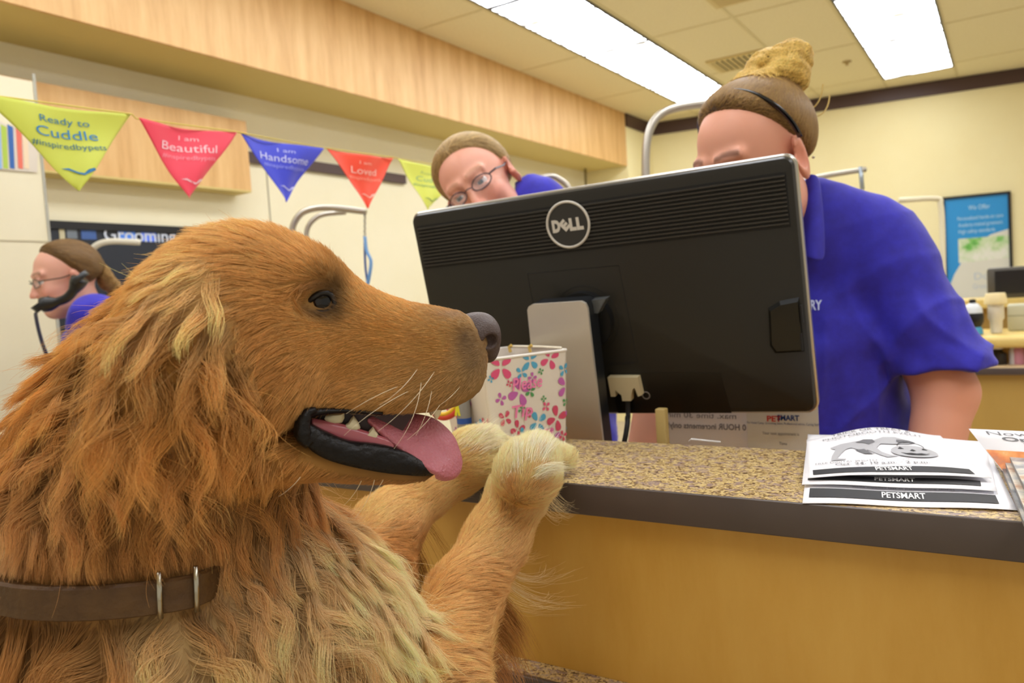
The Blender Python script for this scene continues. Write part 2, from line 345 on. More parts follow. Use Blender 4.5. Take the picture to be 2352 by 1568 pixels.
# ------------------------------------------------------------------ monitor
MW, MH = .66, .386
Mo = np.array([-.9, 1.154, 1.29-.214]); Mx = nrm((.966, .071, .018)); Mu = nrm((-.023, -.196, .98)); Mu = nrm(Mu-Mx*(Mx@Mu)); Mn = np.cross(Mx, Mu)   # Mn faces the dog side
if Mn[1] > 0: Mn = -Mn
def MP(u, v, d=0): return Mo+Mx*u+Mu*v+Mn*d
def mpx(px, py, d=0):
    P = onpl(px, py, MP(0, 0, d), Mn)-Mo; return np.array([P@Mx, P@Mu])
m_mon = mat('monitor_black', '26241f', .38, spec=.35); m_mon2 = mat('monitor_gloss', '15140f', .22, spec=.4); m_silver = mat('silver_rim', 'b9b6ad', .28, metal=.85)
m_neck = ramp_mat('brushed_silver', [(.3, 'cfc7b8'), (.7, 'dad3c5')], 3, rough=.42); m_neck.node_tree.nodes['Principled BSDF'].inputs['Metallic'].default_value = .55
m_line = mat('seam_black', '0a0a0a', .7)
mon = thing('computer_monitor', 'large black computer monitor seen from behind on a silver stand, with round white badge', 'monitor', tuple(MP(MW/2, 0)))
def loft_rr(rects, func):
    """stack of rounded rects: (inset, r, depth)"""
    V = []; n = None
    for ins, r, d in rects:
        P = rrect(ins, ins, MW-ins, MH-ins, r, 6); n = len(P); V += [func(u, v, d) for u, v in P]
    F = [tuple(range(n))[::-1], tuple(range(len(V)-n, len(V)))]
    for k in range(len(rects)-1):
        for i in range(n): F.append((k*n+i, k*n+(i+1) % n, (k+1)*n+(i+1) % n, (k+1)*n+i))
    return np.array(V), F
v, f = loft_rr([(.004, .016, -.022), (0, .018, -.020), (0, .018, -.009), (.002, .016, -.007)], MP); obj('rim', v, f, m_silver, mon, auto=35)
v, f = loft_rr([(.0035, .015, -.012), (.0035, .015, -.004), (.006, .013, .001), (.012, .010, .003)], MP); obj('back_shell', v, f, m_mon, mon, auto=35)
v, f = prism(rrect(.012, .012, MW-.012, MH-.012, .004), -.0228, -.0205, MP); obj('screen', v, f, mat('screen_dark', '101418', .1), mon, smooth=False)
# ribbed vent band
sv = mpx(1815, 470)[1]; vb0 = mpx(1500, 552)[1]; vb1 = MH-.026
rb = MB(); nr = 12; pitch = (vb1-vb0)/nr
for k in range(nr):
    a = vb0+pitch*(k+.12); b = vb0+pitch*(k+.72)
    poly = [(a, .0028), (a+pitch*.12, .0062), (b-pitch*.12, .0062), (b, .0028)]
    n_ = 4; V = [MP(u, y, d) for u in (.016, MW-.016) for y, d in poly]
    rb.add(V, [(0, 1, 2, 3), (7, 6, 5, 4)]+[(i, 4+i, 4+(i+1) % 4, (i+1) % 4) for i in range(4)])
rb.build('vent_ribs', mat('rib_plastic', '37342f', .36, spec=.4), mon, smooth=False)
gr = MB(); gr.add(*prism([(.014, vb0-.003), (MW-.014, vb0-.003), (MW-.014, vb1+.002), (.014, vb1+.002)], .0025, .0034, MP)); gr.build('vent_recess', m_line, mon, smooth=False)
# badge
lc = mpx(1304, 516, .008); LR = .5*np.linalg.norm(mpx(1304, 463, .008)-mpx(1304, 570, .008))
th = np.linspace(0, 2*np.pi, 49)[:-1]
v, f = prism([(lc[0]+(LR-.0015)*np.cos(t), lc[1]+(LR-.0015)*np.sin(t)) for t in th], .003, .0075, MP); obj('badge_disc', v, f, mat('badge_dark', '2b2a28', .4), mon, auto=40)
v, f = tube([MP(lc[0]+(LR-.001)*np.cos(t), lc[1]+(LR-.001)*np.sin(t), .0072) for t in th], .0022, 8, closed=True, caps=False); m_wht = mat('badge_white', 'cfcabf', .4); obj('badge_ring', v, f, m_wht, mon)
lt = MB(); hh = .0175; wl = .012
def letter(s, du, rot=0, sc=1, wd=None):
    tmp = MB(); put_text(tmp, s, 0, 0, hh*sc, lambda u, v: np.array([u, v, 0]), width=wd or wl, bold=.07)
    V = tmp.V(); c, s_ = math.cos(rot), math.sin(rot); x = V[:, 0]*c-V[:, 1]*s_; y = V[:, 0]*s_+V[:, 1]*c
    lt.add(np.array([MP(lc[0]+a+du, lc[1]+b, .0085) for a, b in zip(x, y)]), tmp.f)
letter('D', -.0205, wd=.0145); letter('E', -.0055, rot=.72, sc=.85, wd=.0125); letter('L', .0088, wd=.012); letter('L', .0212, wd=.012)
lt.build('badge_lettering', m_wht, mon, smooth=False)
# mounting plate outline, circle, ports recess
def strip(mb, pts, w, d, closed=False):
    P = [MP(*p, d) for p in pts]; mb.add(*tube(P, w/2, 6, closed=closed, caps=not closed))
sl = MB(); q = [mpx(*p, .003) for p in ((1212, 628), (1421, 609), (1465, 833), (1252, 852))]
strip(sl, q, .0012, .003, True)
cc = mpx(1345, 735, .003)
strip(sl, [(cc[0]+.058*np.cos(t), cc[1]+.058*np.sin(t)) for t in th], .0009, .003, True)
a = mpx(1395, 832, .003); b = mpx(1840, 832, .003); strip(sl, [mpx(1392, 833, .003), mpx(1465, 833, .003)], .0012, .003)
sl.build('panel_seams', m_line, mon)
v, f = prism([(cc[0]+.05*np.cos(t), cc[1]+.05*np.sin(t)) for t in th], .003, .02, MP); obj('stand_hinge', v, f, mat('hinge_black', '121315', .45), mon, auto=40)
pb = [mpx(*p, .003) for p in ((1745, 812), (1770, 835), (1862, 842), (1862, 944), (1400, 948), (1395, 838))]
zz = [mpx(*p, .003) for p in ((1398, 855), (1655, 855), (1680, 948), (1420, 948))]
v, f = prism(zz, .001, .0035, MP); obj('port_bay', v, f, mat('bay_black', '0c0b09', .3), mon, smooth=False)
# side usb pod
us = [mpx(*p, .003) for p in ((1764, 706), (1790, 690), (1836, 681), (1848, 808), (1780, 812), (1768, 795))]
V1 = [MP(p[0], p[1], .002) for p in us]; cU = np.mean(us, 0); V2 = [MP(*(cU+(p-cU)*.86+np.array([.002, 0])), .011) for p in us]
V = np.array(V1+V2); n_ = len(us); F = [tuple(range(n_))[::-1], tuple(range(n_, 2*n_))]+[(i, (i+1) % n_, n_+(i+1) % n_, n_+i) for i in range(n_)]
obj('usb_pod', V, F, m_mon2, mon, smooth=False)
us2 = MB()
for y0 in (.28, .62):
    for_ = MP(MW-.0105, 0, 0)
    A = mpx(1838, 700+70*0 if y0 < .5 else 765, .008)
    us2.add(*prism([(A[0]-.0005, A[1]-.026), (A[0]+.0022, A[1]-.026), (A[0]+.0022, A[1]), (A[0]-.0005, A[1])], .006, .0115, MP))
us2.build('usb_socket', m_line, mon, smooth=False)
# connector and cable
dvp = [mpx(*p, .012) for p in ((1398, 864), (1467, 864), (1476, 905), (1468, 908), (1460, 888), (1455, 892), (1452, 905), (1452, 918), (1432, 918), (1430, 905), (1415, 893), (1416, 908), (1406, 908))]
v, f = prism(dvp, .004, .018, MP); obj('video_plug', v, f, mat('plug_cream', 'cfc19a', .5), mon, smooth=False)
sk = mpx(1484, 908, .004)
v, f = tube([MP(sk[0]+.006*np.cos(t), sk[1]+.006*np.sin(t), .004) for t in th], .001, 6, closed=True, caps=False); obj('power_socket', v, f, mat('socket_grey', '77706a', .5), mon)
c0 = MP(*mpx(1442, 915, .011), .011)
v, f = tube(catmull([c0, c0+[0, -.003, -.03], onax(1441, 960, 1, 1.13), onax(1437, 1000, 1, 1.10), np.array([c0[0]-.02, 1.10, .90]), np.array([c0[0]-.03, 1.2, .76])], 6), .0042, 8); obj('video_cable', v, f, m_line, mon)
# stand neck
ND = .075
def NP(px, py, d=ND): return mpx(px, py, d)
nk = [NP(1211, 712), NP(1214, 704), NP(1222, 699), NP(1334, 692), NP(1344, 697), NP(1349, 708)]
bR = NP(1383, 1000); bL = NP(1240, 1003); dirR = nrm(bR-nk[-1]); dirL = nrm(bL-nk[0]); ext = .30
zt = .752
def down(p, dr, d):
    P = MP(*p, d); D = MP(*(p+dr), d)-P; return P+D*(zt+.0-P[2])/D[2]
def neckring(d, rnd=0):
    return [MP(*p, d) for p in nk]+[down(nk[-1], dirR, d), down(nk[0], dirL, d)]
def slabn(d0, d1): 
    V = neckring(d0)+neckring(d1); n_ = 8; return np.array(V), [tuple(range(n_))[::-1], tuple(range(n_, 2*n_))]+[(i, (i+1) % n_, n_+(i+1) % n_, n_+i) for i in range(n_)]
v, f = slabn(ND-.006, ND); obj('stand_neck', v, f, m_neck, mon, auto=30)
v, f = slabn(ND-.040, ND-.006); obj('neck_back', v, f, mat('neck_black', '15181c', .4), mon, auto=30)
ar = [NP(1225, 705), NP(1340, 700), NP(1352, 745), NP(1230, 752)]
v, f = prism(ar, .018, ND-.038, MP); obj('tilt_arm', v, f, m_mon2, mon, smooth=False)
wq = [mpx(*p, .05) for p in ((1352, 690), (1391, 686), (1373, 720), (1360, 718))]
v, f = prism(wq, .03, .05, MP); obj('hinge_bracket', v, f, mat('bracket_grey', '6a6e70', .35, metal=.6), mon, smooth=False)
fb = down((nk[0]+nk[-1])/2, (dirL+dirR)/2, ND-.03)
v, f = bx((fb[0]-.14, fb[1]-.02, .750), (fb[0]+.14, fb[1]+.13, .760), .003); obj('stand_base', v, f, m_silver, mon, auto=40)

# ------------------------------------------------------------------ notices standing behind the counter
def YP(y0):
    return (lambda px, py: onax(px, py, 1, y0))
m_paper = mat('white_paper', 'ece9ea', .7); m_ink = mat('print_grey', '6f6b72', .7); m_card = mat('card_white', 'd9d8cf', .6)
def stand_card(name, label, cat, px0, px1, pyt, pyb, y0, m, zlow=.75):
    P = [onax(px0, pyb, 1, y0), onax(px1, pyb, 1, y0), onax(px1, pyt, 1, y0), onax(px0, pyt, 1, y0)]
    x0, x1 = P[3][0], P[2][0]; z1 = P[2][2]
    t = thing(name, label, cat, ((x0+x1)/2, y0, zlow))
    v, f = bx((x0, y0, zlow), (x1, y0+.0015, z1)); obj('sheet', v, f, m, t, smooth=False)
    return t, x0, x1
nt_, a0, a1 = stand_card('notice_sheet', 'white notice sheet with mirrored grey print showing under the monitor', 'notice', 1527, 1712, 905, 1018, 1.260, m_paper)
tm = MB(); f_ = lambda u, v: np.array([u, 1.2590, v])
p = onax(1622, 978, 1, 1.26); put_text(tm, '0 HOUR increments only!', p[0], p[2], .0098, f_, width=.135, mirror=True, bold=.015)
p = onax(1610, 953, 1, 1.26); put_text(tm, 'max. time 30 min', p[0], p[2], .0095, f_, width=.12, mirror=True); tm.build('mirrored_print', m_ink, nt_, smooth=False)
ap, a0, a1 = stand_card('appointment_card', 'pale appointment card display with red and blue heading under the right end of the monitor', 'card', 1713, 1878, 925, 1022, 1.254, m_card)
tm = MB(); f_ = lambda u, v: np.array([u, 1.2530, v])
p = onax(1779, 961, 1, 1.254); put_text(tm, 'PET', p[0]-.0005, p[2], .0088, f_, width=.0225, bold=.03); tm.build('red_heading', mat('logo_red', 'c8342c', .6), ap, smooth=False)
tm = MB(); p = onax(1809, 959, 1, 1.254); put_text(tm, 'SMART', p[0]+.001, p[2], .0085, f_, width=.034, bold=.03)
p = onax(1797, 972, 1, 1.254); put_text(tm, 'Pet Hotel Camp, Grooming Salon, Professional advice, Caring Staff', p[0], p[2], .0036, f_, width=.112)
tm.build('blue_heading', mat('logo_blue', '25407f', .6), ap, smooth=False)
tm = MB(); p = onax(1793, 995, 1, 1.254); put_text(tm, 'Your next appointment is', p[0], p[2], .005, f_, width=.057); p = onax(1799, 1018, 1, 1.254); put_text(tm, 'Time', p[0], p[2], .0048, f_, width=.012); tm.build('grey_print', m_ink, ap, smooth=False)
bt = onax(1515, 945, 1, 1.09); t = thing('desk_organizer', 'small tan post standing on the desk left of the mirrored notice', 'organizer', (bt[0], 1.10, .75))
v, f = bx((bt[0]-.008, 1.09, .75), (bt[0]+.008, 1.105, bt[2]+.004), .002); obj('post', v, f, mat('tan_post', 'b39a5e', .5), t); v, f = bx((bt[0]-.03, 1.075, .75), (bt[0]+.03, 1.125, .757), .002); obj('foot', v, f, m_line, t)
# acrylic holder lip
hp = onax(1600, 1011, 1, 1.045)
v, f = tube([onax(1583, 1014, 1, 1.04), onax(1588, 1008, 1, 1.04), onax(1655, 1015, 1, 1.04)], .0012, 6)
v2, f2 = bx((onax(1585, 1012, 1, 1.04)[0], 1.0365, .95), (onax(1655, 1012, 1, 1.04)[0], 1.0385, 1.0675)); 
t = thing('acrylic_holder', 'clear plastic holder lip at the far edge of the counter before the notice', 'holder', (hp[0], 1.04, .95)); obj('lip', v, f, mat('acrylic_edge', 'e6e6e6', .1), t); obj('front_wall', v2, f2, mat('acrylic', 'ffffff', .05, alpha=.25), t)

# ------------------------------------------------------------------ flowered tip pail on the counter
m_pail = mat('pail_white', 'e6ddd0', .45, sss=0); CZ = 1.0697
zr = 1.209
R_ = onax(1303, 804, 2, zr); F_ = onax(1105, 829, 2, zr); B_ = onax(1182, 797, 2, zr); L_ = F_+(B_-R_)
cen = (R_+L_)/2
Rb = onax(1281, 1002, 2, CZ); Fb = onax(1122, 1045, 2, CZ)
sb = np.linalg.norm(Rb-Fb)/np.linalg.norm(R_-F_)
cb = cen.copy(); cb[2] = CZ; 
sb = .86; cb = cb+np.array([.004, .004, 0])
tops = [R_, F_, L_, B_]; bots = [cb+(np.array([p[0], p[1], 0])-np.array([cen[0], cen[1], 0]))*sb for p in tops]
print('pail', [np.round(x, 3) for x in tops], [np.round(x, 3) for x in bots])
def ringc(C4, r, seg=5):
    out = []
    for i in range(4):
        p = C4[i]; a = nrm(C4[i-1]-p)*r; b = nrm(C4[(i+1) % 4]-p)*r
        for k in range(seg+1):
            t = k/seg; out.append((1-t)**2*(p+a)+2*t*(1-t)*p+t*t*(p+b))
    return np.array(out)
pl = thing('tip_pail', 'white tapered pail with pink and blue flowers on the counter by the paws', 'pail', tuple(cb))
RT = ringc(tops, .006); RB = ringc(bots, .006); n_ = len(RT); c3 = RT.mean(0); c4 = RB.mean(0)
V = np.concatenate([RB, RT, c3+(RT-c3)*.975, c4+(RB-c4)*.97+[0, 0, .003]])
F = [(i, (i+1) % n_, n_+(i+1) % n_, n_+i) for i in range(n_)]+[(n_+i, n_+(i+1) % n_, 2*n_+(i+1) % n_, 2*n_+i) for i in range(n_)]+[(2*n_+i, 2*n_+(i+1) % n_, 3*n_+(i+1) % n_, 3*n_+i) for i in range(n_)]+[tuple(range(n_)), tuple(range(3*n_, 4*n_))]
obj('pail_body', V, F, m_pail, pl, auto=50)
v, f = tube(RT+[0, 0, .0005], .0022, 8, closed=True, caps=False); obj('rim', v, f, mat('rim_white', 'f0ebe2', .4), pl)
def face_map(i, j):
    """u from corner i to j (0..1), v bottom->top 0..1"""
    a, b, c, d = tops[i], tops[j], bots[i], bots[j]; nn = nrm(np.cross(b-a, c-a)); 
    if nn@(a-np.array([cen[0], cen[1], a[2]])) < 0: nn = -nn
    return lambda u, v, d_=0.0008: (c*(1-u)+d*u)*(1-v)+(a*(1-u)+b*u)*v+nn*d_
fm_ = face_map(1, 0); fl_ = face_map(2, 1)
Wf = np.linalg.norm(R_-F_); Hf = np.linalg.norm(R_-Rb)
cols = {'p': 'e0537f', 'b': '55aad0', 'm': 'c264b0', 'g': '4e9a5a', 'r': 'd24a6a'}
mc = {k: mat('petal_'+k, c, .5) for k, c in cols.items()}
petal = MB()
def flower(fmap, u, v, r, c, rot, k=0):
    ks = list(mc)
    for q in range(4):
        a = rot+q*np.pi/2; pts = []
        for t in np.linspace(0, 2*np.pi, 13)[:-1]:
            rr = .56+.40*np.cos(t); ss = .34*np.sin(t)*(.75+.3*np.cos(t)); x = r*(rr*np.cos(a)-ss*np.sin(a)); y = r*(rr*np.sin(a)+ss*np.cos(a)); pts.append((u+x/Wf, v+y/Hf))
        pts = [(min(max(x, .01), .99), min(max(y, .005), .985)) for x, y in pts]
        petal.add(np.array([fmap(x, y, .0008+k*.0003) for x, y in pts]), [tuple(range(len(pts)))], ks.index(c))
def fuv(px, py):
    """pixel on text face -> uv"""
    P = onpl(px, py, R_, nrm(np.cross(R_-F_, Fb-F_))); 
    v = (P[2]-CZ)/(zr-CZ); a = bots[1]*(1-v)+tops[1]*v; b = bots[0]*(1-v)+tops[0]*v; return ((P-a)@(b-a))/((b-a)@(b-a)), v
for px, py, r, c, rot in ((1147, 843, .024, 'p', .7), (1215, 828, .018, 'b', .8), (1260, 823, .020, 'p', .4), (1192, 855, .012, 'b', .9), (1182, 898, .025, 'm', .3), (1205, 897, .011, 'g', .5), (1286, 885, .021, 'm', .8), (1288, 848, .012, 'b', 1), (1137, 915, .011, 'm', .2), (1214, 866, .009, 'm', 0), (1212, 966, .020, 'b', .5), (1255, 957, .023, 'r', .2), (1180, 938, .008, 'g', .3), (1195, 945, .009, 'r', .2), (1140, 958, .014, 'r', .9), (1175, 995, .014, 'b', .2), (1235, 931, .009, 'p', .6), (1232, 914, .006, 'g', 0), (1284, 975, .012, 'b', .2), (1280, 921, .008, 'g', .9), (1165, 982, .016, 'r', .1), (1240, 1000, .018, 'm', .2), (1200, 1020, .016, 'g', .4), (1185, 1012, .016, 'm', .8), (1160, 880, .006, 'r', .3), (1262, 996, .010, 'r', .3), (1228, 1010, .008, 'r', 0), (1291, 940, .016, 'm', .2), (1120, 870, .006, 'b', .2), (1235, 852, .006, 'g', .3)):
    u_, v_ = fuv(px, py); flower(fm_, u_, v_, r, c, rot, k=abs(hash((px, c))) % 3 if False else (px % 3))
rr_ = random.Random(3)
for _ in range(26): flower(fl_, rr_.uniform(.08, .95), rr_.uniform(.05, .95), rr_.choice([.006, .009, .013, .018]), rr_.choice('pbmgrbp'), rr_.uniform(0, 1.5), _ % 3)
petal.build('flower_print', None, pl, smooth=False, mats=[mc[k] for k in mc])
tm = MB(); fz = lambda s: (lambda u, v: fm_(u, v, .0022))
m_hand = mat('pink_marker', 'f484b8', .5)
def htext(s, px, py, hpx, wpx, sh=.2):
    tm = MB()
    u_, v_ = fuv(px, py); h_ = hpx/FPX*1.03/Hf; w_ = wpx/FPX*1.03/Wf
    put_text(tm, s, u_, v_, h_, lambda u, v: fm_(u, v, .0024), width=w_, shear=sh, bold=.012); tm.build('handwriting', m_hand, pl, smooth=False)
htext('Please', 1200, 877, 34, 100); htext('Tip', 1180, 940, 34, 70); htext('some', 1215, 985, 20, 90)
m_clip = mat('clip_yellow', 'd9b860', .5)
hd = [B_*.85+L_*.15, R_*.93+B_*.07+np.array([0, 0, .004])]
v, f = tube(catmull([B_*.9+F_*.1+np.array([0, 0, .003]), (B_+R_)/2+np.array([-.0, -.004, .003]), R_*.92+B_*.08+np.array([0, -.004, .003])], 4), .0024, 8); obj('handle', v, f, mat('handle_white', 'efe6cf', .4), pl)
for px in (1172, 1218):
    hk = MB()
    P = onax(px, 800, 2, zr+.003); hk.add(*tube([P+[0, 0, -.006], P+[-.002, 0, .002], P+[.003, 0, .005]], .0028, 6))
    hk.build('handle_clip', m_clip, pl)
dark = MB(); cc_ = c3*1; dark.add(c3+(RT-c3)*.96-[0, 0, .03], [tuple(range(n_))]); dark.build('contents', mat('paper_inside', '5a4750', .8), pl)
# marker pen and ring clipped at the left of the pail
P1 = atd(1062, 905, 1.0); P1[1] = .86
def onD(px, py, y): return onax(px, py, 1, y)
t = thing('marker_pen', 'grey marker pen with yellow ribbon print standing left of the flowered pail', 'marker', tuple(onD(1064, 962, .90)*[1, 1, 0]+[0, 0, CZ]))
x_, y_, z_ = onD(1064, 930, .88)
cap = lathe([(.008, CZ), (.0102, CZ+.003), (.0104, CZ+.02), (.0104, onD(1064, 880, .88)[2]), (.004, onD(1064, 868, .88)[2])], 20, (x_, y_, 0)); obj('barrel', *cap, mat('marker_grey', '8d8a84', .35), t, auto=50)
yb = MB()
for sgn in (1, -1):
    pts = [(-.005*sgn, 0), (-.001*sgn, 0), (.006*sgn, .045), (.002*sgn, .045)]
    if True: yb.add(np.array([[x_-.003+u, y_-.0108-.0003*(sgn > 0), z_-.014+v] for u, v in pts]), [(0, 1, 2, 3)])
yb.build('ribbon_print', mat('ribbon_yellow', 'e8e32c', .5), t, smooth=False)
bl = MB(); bl.add(*lathe([(.0107, z_-.026), (.0107, z_-.018)], 20, (x_, y_, 0))); bl.build('blue_band', mat('band_blue', '2a56a8', .5), t)
P = onD(1025, 925, .88); t = tag(obj('toy_ring', *tube([P+np.array([.026*np.cos(a), .01*np.sin(a), .020*np.sin(a)-.0]) for a in th], .0042, 10, closed=True, caps=False), mat('ring_red', 'd0442c', .45)), 'red and yellow plastic ring propped against the left side of the pail', 'toy')
v, f = tube([P+np.array([.020*np.cos(a), .008*np.sin(a)-.003, .015*np.sin(a)]) for a in th], .0032, 10, closed=True, caps=False); obj('yellow_inner_ring', v, f, mat('ring_yellow', 'ecc12e', .45), t)

# ------------------------------------------------------------------ flyers on the counter
m_fly = mat('flyer_paper', 'f3f2f6', .7); m_blackp = mat('print_black', '2a2a2c', .6); m_lg = mat('print_light', 'a7a7aa', .7); m_mg = mat('print_mid', '7c7c80', .7)
def flyer(label, corners, lift, bump_, withart, texts, z0):
    """corners px TL,TR,BR,BL on plane z0; bump = arch height"""
    C4 = [onax(*p, 2, z0) for p in corners]
    def S(u, v, d=0):
        P = (C4[3]*(1-u)+C4[2]*u)*(1-v)+(C4[0]*(1-u)+C4[1]*u)*v
        P = P+np.array([0, 0, z0-z0+bump_*math.sin(math.pi*min(max(u, 0), 1))**1.3*(.35+.65*v)+lift*v*v+.0008*math.sin(9*u+3*v)+d]); return P
    t = thing('event_flyer', label, 'flyer', tuple(S(.5, .5)), 'photo event flyers')
    v, f = sheet(lambda a, b: S(a, b), 24, 12, -.0004, (0, 0, 1)); obj('sheet', v, f, m_fly, t)
    return t, S
base = CZ+.0012
t3, S3 = flyer('lowest of the three white event flyers, hanging nearest the counter edge', [(1862, 1010), (2268, 1030), (2338, 1172), (1843, 1155)], .002, .0025, 0, 0, base)
t2, S2 = flyer('middle one of the three white event flyers, its black strip just below the top flyer', [(1856, 1004), (2262, 1020), (2290, 1128), (1842, 1112)], .004, .004, 0, 0, base+.004)
t1, S1 = flyer('top white event flyer with the grey dog and pumpkin picture', [(1853, 1020), (2160, 1010), (2278, 1098), (1856, 1097)], .006, .012, 1, 0, base+.009)
def band(t, S, v0, v1, title=True):
    b = MB(); vv, ff = sheet(lambda a, c: S(.03+.90*a, v0+(v1-v0)*c, .0007), 20, 2); b.add(vv, ff); b.build('footer_strip', m_blackp, t)
    m_ = MB(); put_text(m_, 'PETSMART', .5, (v0+v1)/2, (v1-v0)*.62, lambda u, v: S(u, v, .0014), width=.21, bold=.02); m_.build('footer_lettering', mat('strip_white', 'f0f0f0', .6), t, smooth=False)
band(t1, S1, .05, .16); band(t2, S2, .06, .15); band(t3, S3, .06, .17)
def prt(t, S, lines, m, name='print'):
    for s, u, v, h, w_, bo in lines:
        b = MB(); put_text(b, s, u, v, h, lambda a, c: S(a, c, .0012), width=w_, bold=bo); b.build(name, m, t, smooth=False)
prt(t1, S1, [('TRICK OR TREAT &', .48, .955, .045, .58, .0), ('PHOTOBOOTH EVENT', .48, .885, .045, .72, .0), ('FREE DIGITAL PHOTO', .24, .29, .038, .38, .0), ('Oct. 24, 10 a.m. - 2 p.m.', .45, .235, .04, .56, .02)], m_mg, 'heading_print')
prt(t1, S1, [('Bring your pet in for a fun family photo & goodies', .5, .84, .018, .7, 0), ('share using #monstercute', .62, .295, .026, .34, 0), ('while supplies last at participating stores', .45, .19, .018, .5, 0)], m_lg, 'small_print')
prt(t3, S3, [('Oct. 24, 10 a.m. - 2 p.m.', .5, .26, .05, .56, .02)], m_mg, 'heading_print')
prt(t3, S3, [('while supplies last at participating stores', .5, .205, .02, .5, 0)], m_lg, 'small_print')
# dog + pumpkin picture, generic
art = MB(); A = lambda pts, mi, d=.0011: art.add(np.array([S1(u, v, d) for u, v in pts]), [tuple(range(len(pts)))], mi)
def ell(cu, cv, ru, rv, n=24): return [(cu+ru*np.cos(a), cv+rv*np.sin(a)) for a in np.linspace(0, 2*np.pi, n+1)[:-1]]
A([(.16, .66), (.24, .72), (.34, .73), (.46, .72), (.50, .62), (.44, .50), (.36, .52), (.30, .60), (.22, .56)], 0); A([(.20, .62), (.27, .60), (.22, .48), (.19, .38), (.25, .36), (.24, .34), (.15, .34), (.16, .44)], 0)
A([(.38, .56), (.46, .56), (.48, .46), (.53, .38), (.58, .36), (.50, .34), (.46, .40)], 0); A([(.32, .54), (.38, .54), (.42, .44), (.44, .42), (.37, .44)], 1)
A([(.46, .70), (.54, .76), (.62, .76), (.70, .70), (.74, .66), (.68, .62), (.58, .60), (.50, .62)], 0, .0013); A([(.62, .70), (.70, .70), (.74, .66), (.66, .63), (.61, .65)], 1, .0015)
A([(.34, .70), (.40, .74), (.46, .72), (.47, .66), (.42, .62), (.40, .66)], 1, .0014)
A(ell(.685, .45, .145, .125), 0, .0016)
for cu, dx in ((.61, 1), (.76, 1)): A([(cu-.02, .49), (cu+.02, .49), (cu, .535)], 2, .0019)
A([(.66, .455), (.70, .455), (.68, .49)], 2, .0019)
A([(.59, .42), (.63, .40), (.66, .41), (.69, .395), (.72, .41), (.75, .40), (.78, .425), (.75, .385), (.69, .375), (.63, .38)], 2, .0019)
art.build('picture', None, t1, smooth=False, mats=[mat('pic_light', 'b4b4b8', .7), mat('pic_mid', '6e6e72', .7), m_blackp])
hb = MB(); hb.add(*tube([S1(.60+.17*(1-math.cos(a))/2*1.0, .56+.09*math.sin(a), .0016) for a in np.linspace(0, math.pi, 9)], .0004, 5)); hb.build('picture_handle', m_blackp, t1)
# leaflet and magazines at the right end
t = thing('ad_leaflet', 'glossy leaflet with heading and orange picture leaning at the right end of the counter', 'leaflet', tuple(onax(2330, 1090, 2, CZ)))
LP = [onax(2320, 1110, 2, CZ+.002)+np.array([0, 0, .0]), None]
y_l = .99
def LQ(u, v, d=0):
    a = onax(2225, 984, 1, y_l); b = a+np.array([.20, -.02, 0.0]); dn = np.array([.045, -.05, -.055])
    return a*(1-u)+b*u+dn*(1-v)+np.array([0, -.2, 1])*d
v, f = sheet(lambda a, b: LQ(a, b), 6, 6, -.0006, (0, 0, 1)); obj('sheet', v, f, m_fly, t)
b = MB(); vv, ff = sheet(lambda a, c: LQ(a, .02+.62*c, .0006), 12, 8); b.add(vv, ff); b.build('orange_picture', ramp_mat('leaflet_picture', [(.3, '8a6d5a'), (.45, 'd9772e'), (.55, 'f0a050'), (.7, 'efe6da')], 22, rough=.3), t)
b = MB(); put_text(b, 'Now Available', .36, .93, .06, lambda u, v: LQ(u, v, .0008), width=.58); put_text(b, 'Online Booking', .42, .84, .065, lambda u, v: LQ(u, v, .0008), width=.6, bold=.03); put_text(b, 'Visit our site for', .40, .76, .04, lambda u, v: LQ(u, v, .0008), width=.4); put_text(b, 'stores pricing', .42, .70, .045, lambda u, v: LQ(u, v, .0008), width=.42, bold=.01)
b.build('heading_print', m_mg, t, smooth=False)
for k in range(3):
    zk = CZ+.0025+.0055*k
    q = [onax(*p, 2, zk+.004) for p in [((2292, 1050), (2352, 1200)), ((2302, 1046), (2362, 1190)), ((2316, 1043), (2384, 1180))][k]]
    sd = np.array([.14, .012, 0])
    tt = thing('magazine', ['lowest grey magazine of the fanned pile beside the flyers at the right edge', 'magazine in the middle of the fanned pile at the right edge', 'top magazine of the fanned pile, cut off by the right edge'][k], 'magazine', tuple(q[1]), 'fanned magazines')
    Q = lambda u, v, d=0: q[1]*(1-v)+q[0]*v+sd*u+np.array([0, 0, d])
    v, f = sheet(Q, 4, 4, -.004, (0, 0, 1)); obj('pages', v, f, mat('page_grey', '8b8781', .5), tt, auto=40)
    v, f = sheet(lambda u, v: Q(u, v, .0004), 4, 4); obj('cover', v, f, ramp_mat('cover_print', [(.35, '30323a'), (.5, 'a3a6a8'), (.6, 'd8d0c0'), (.7, 'b07a50')], 12+5*k, rough=.3), tt)
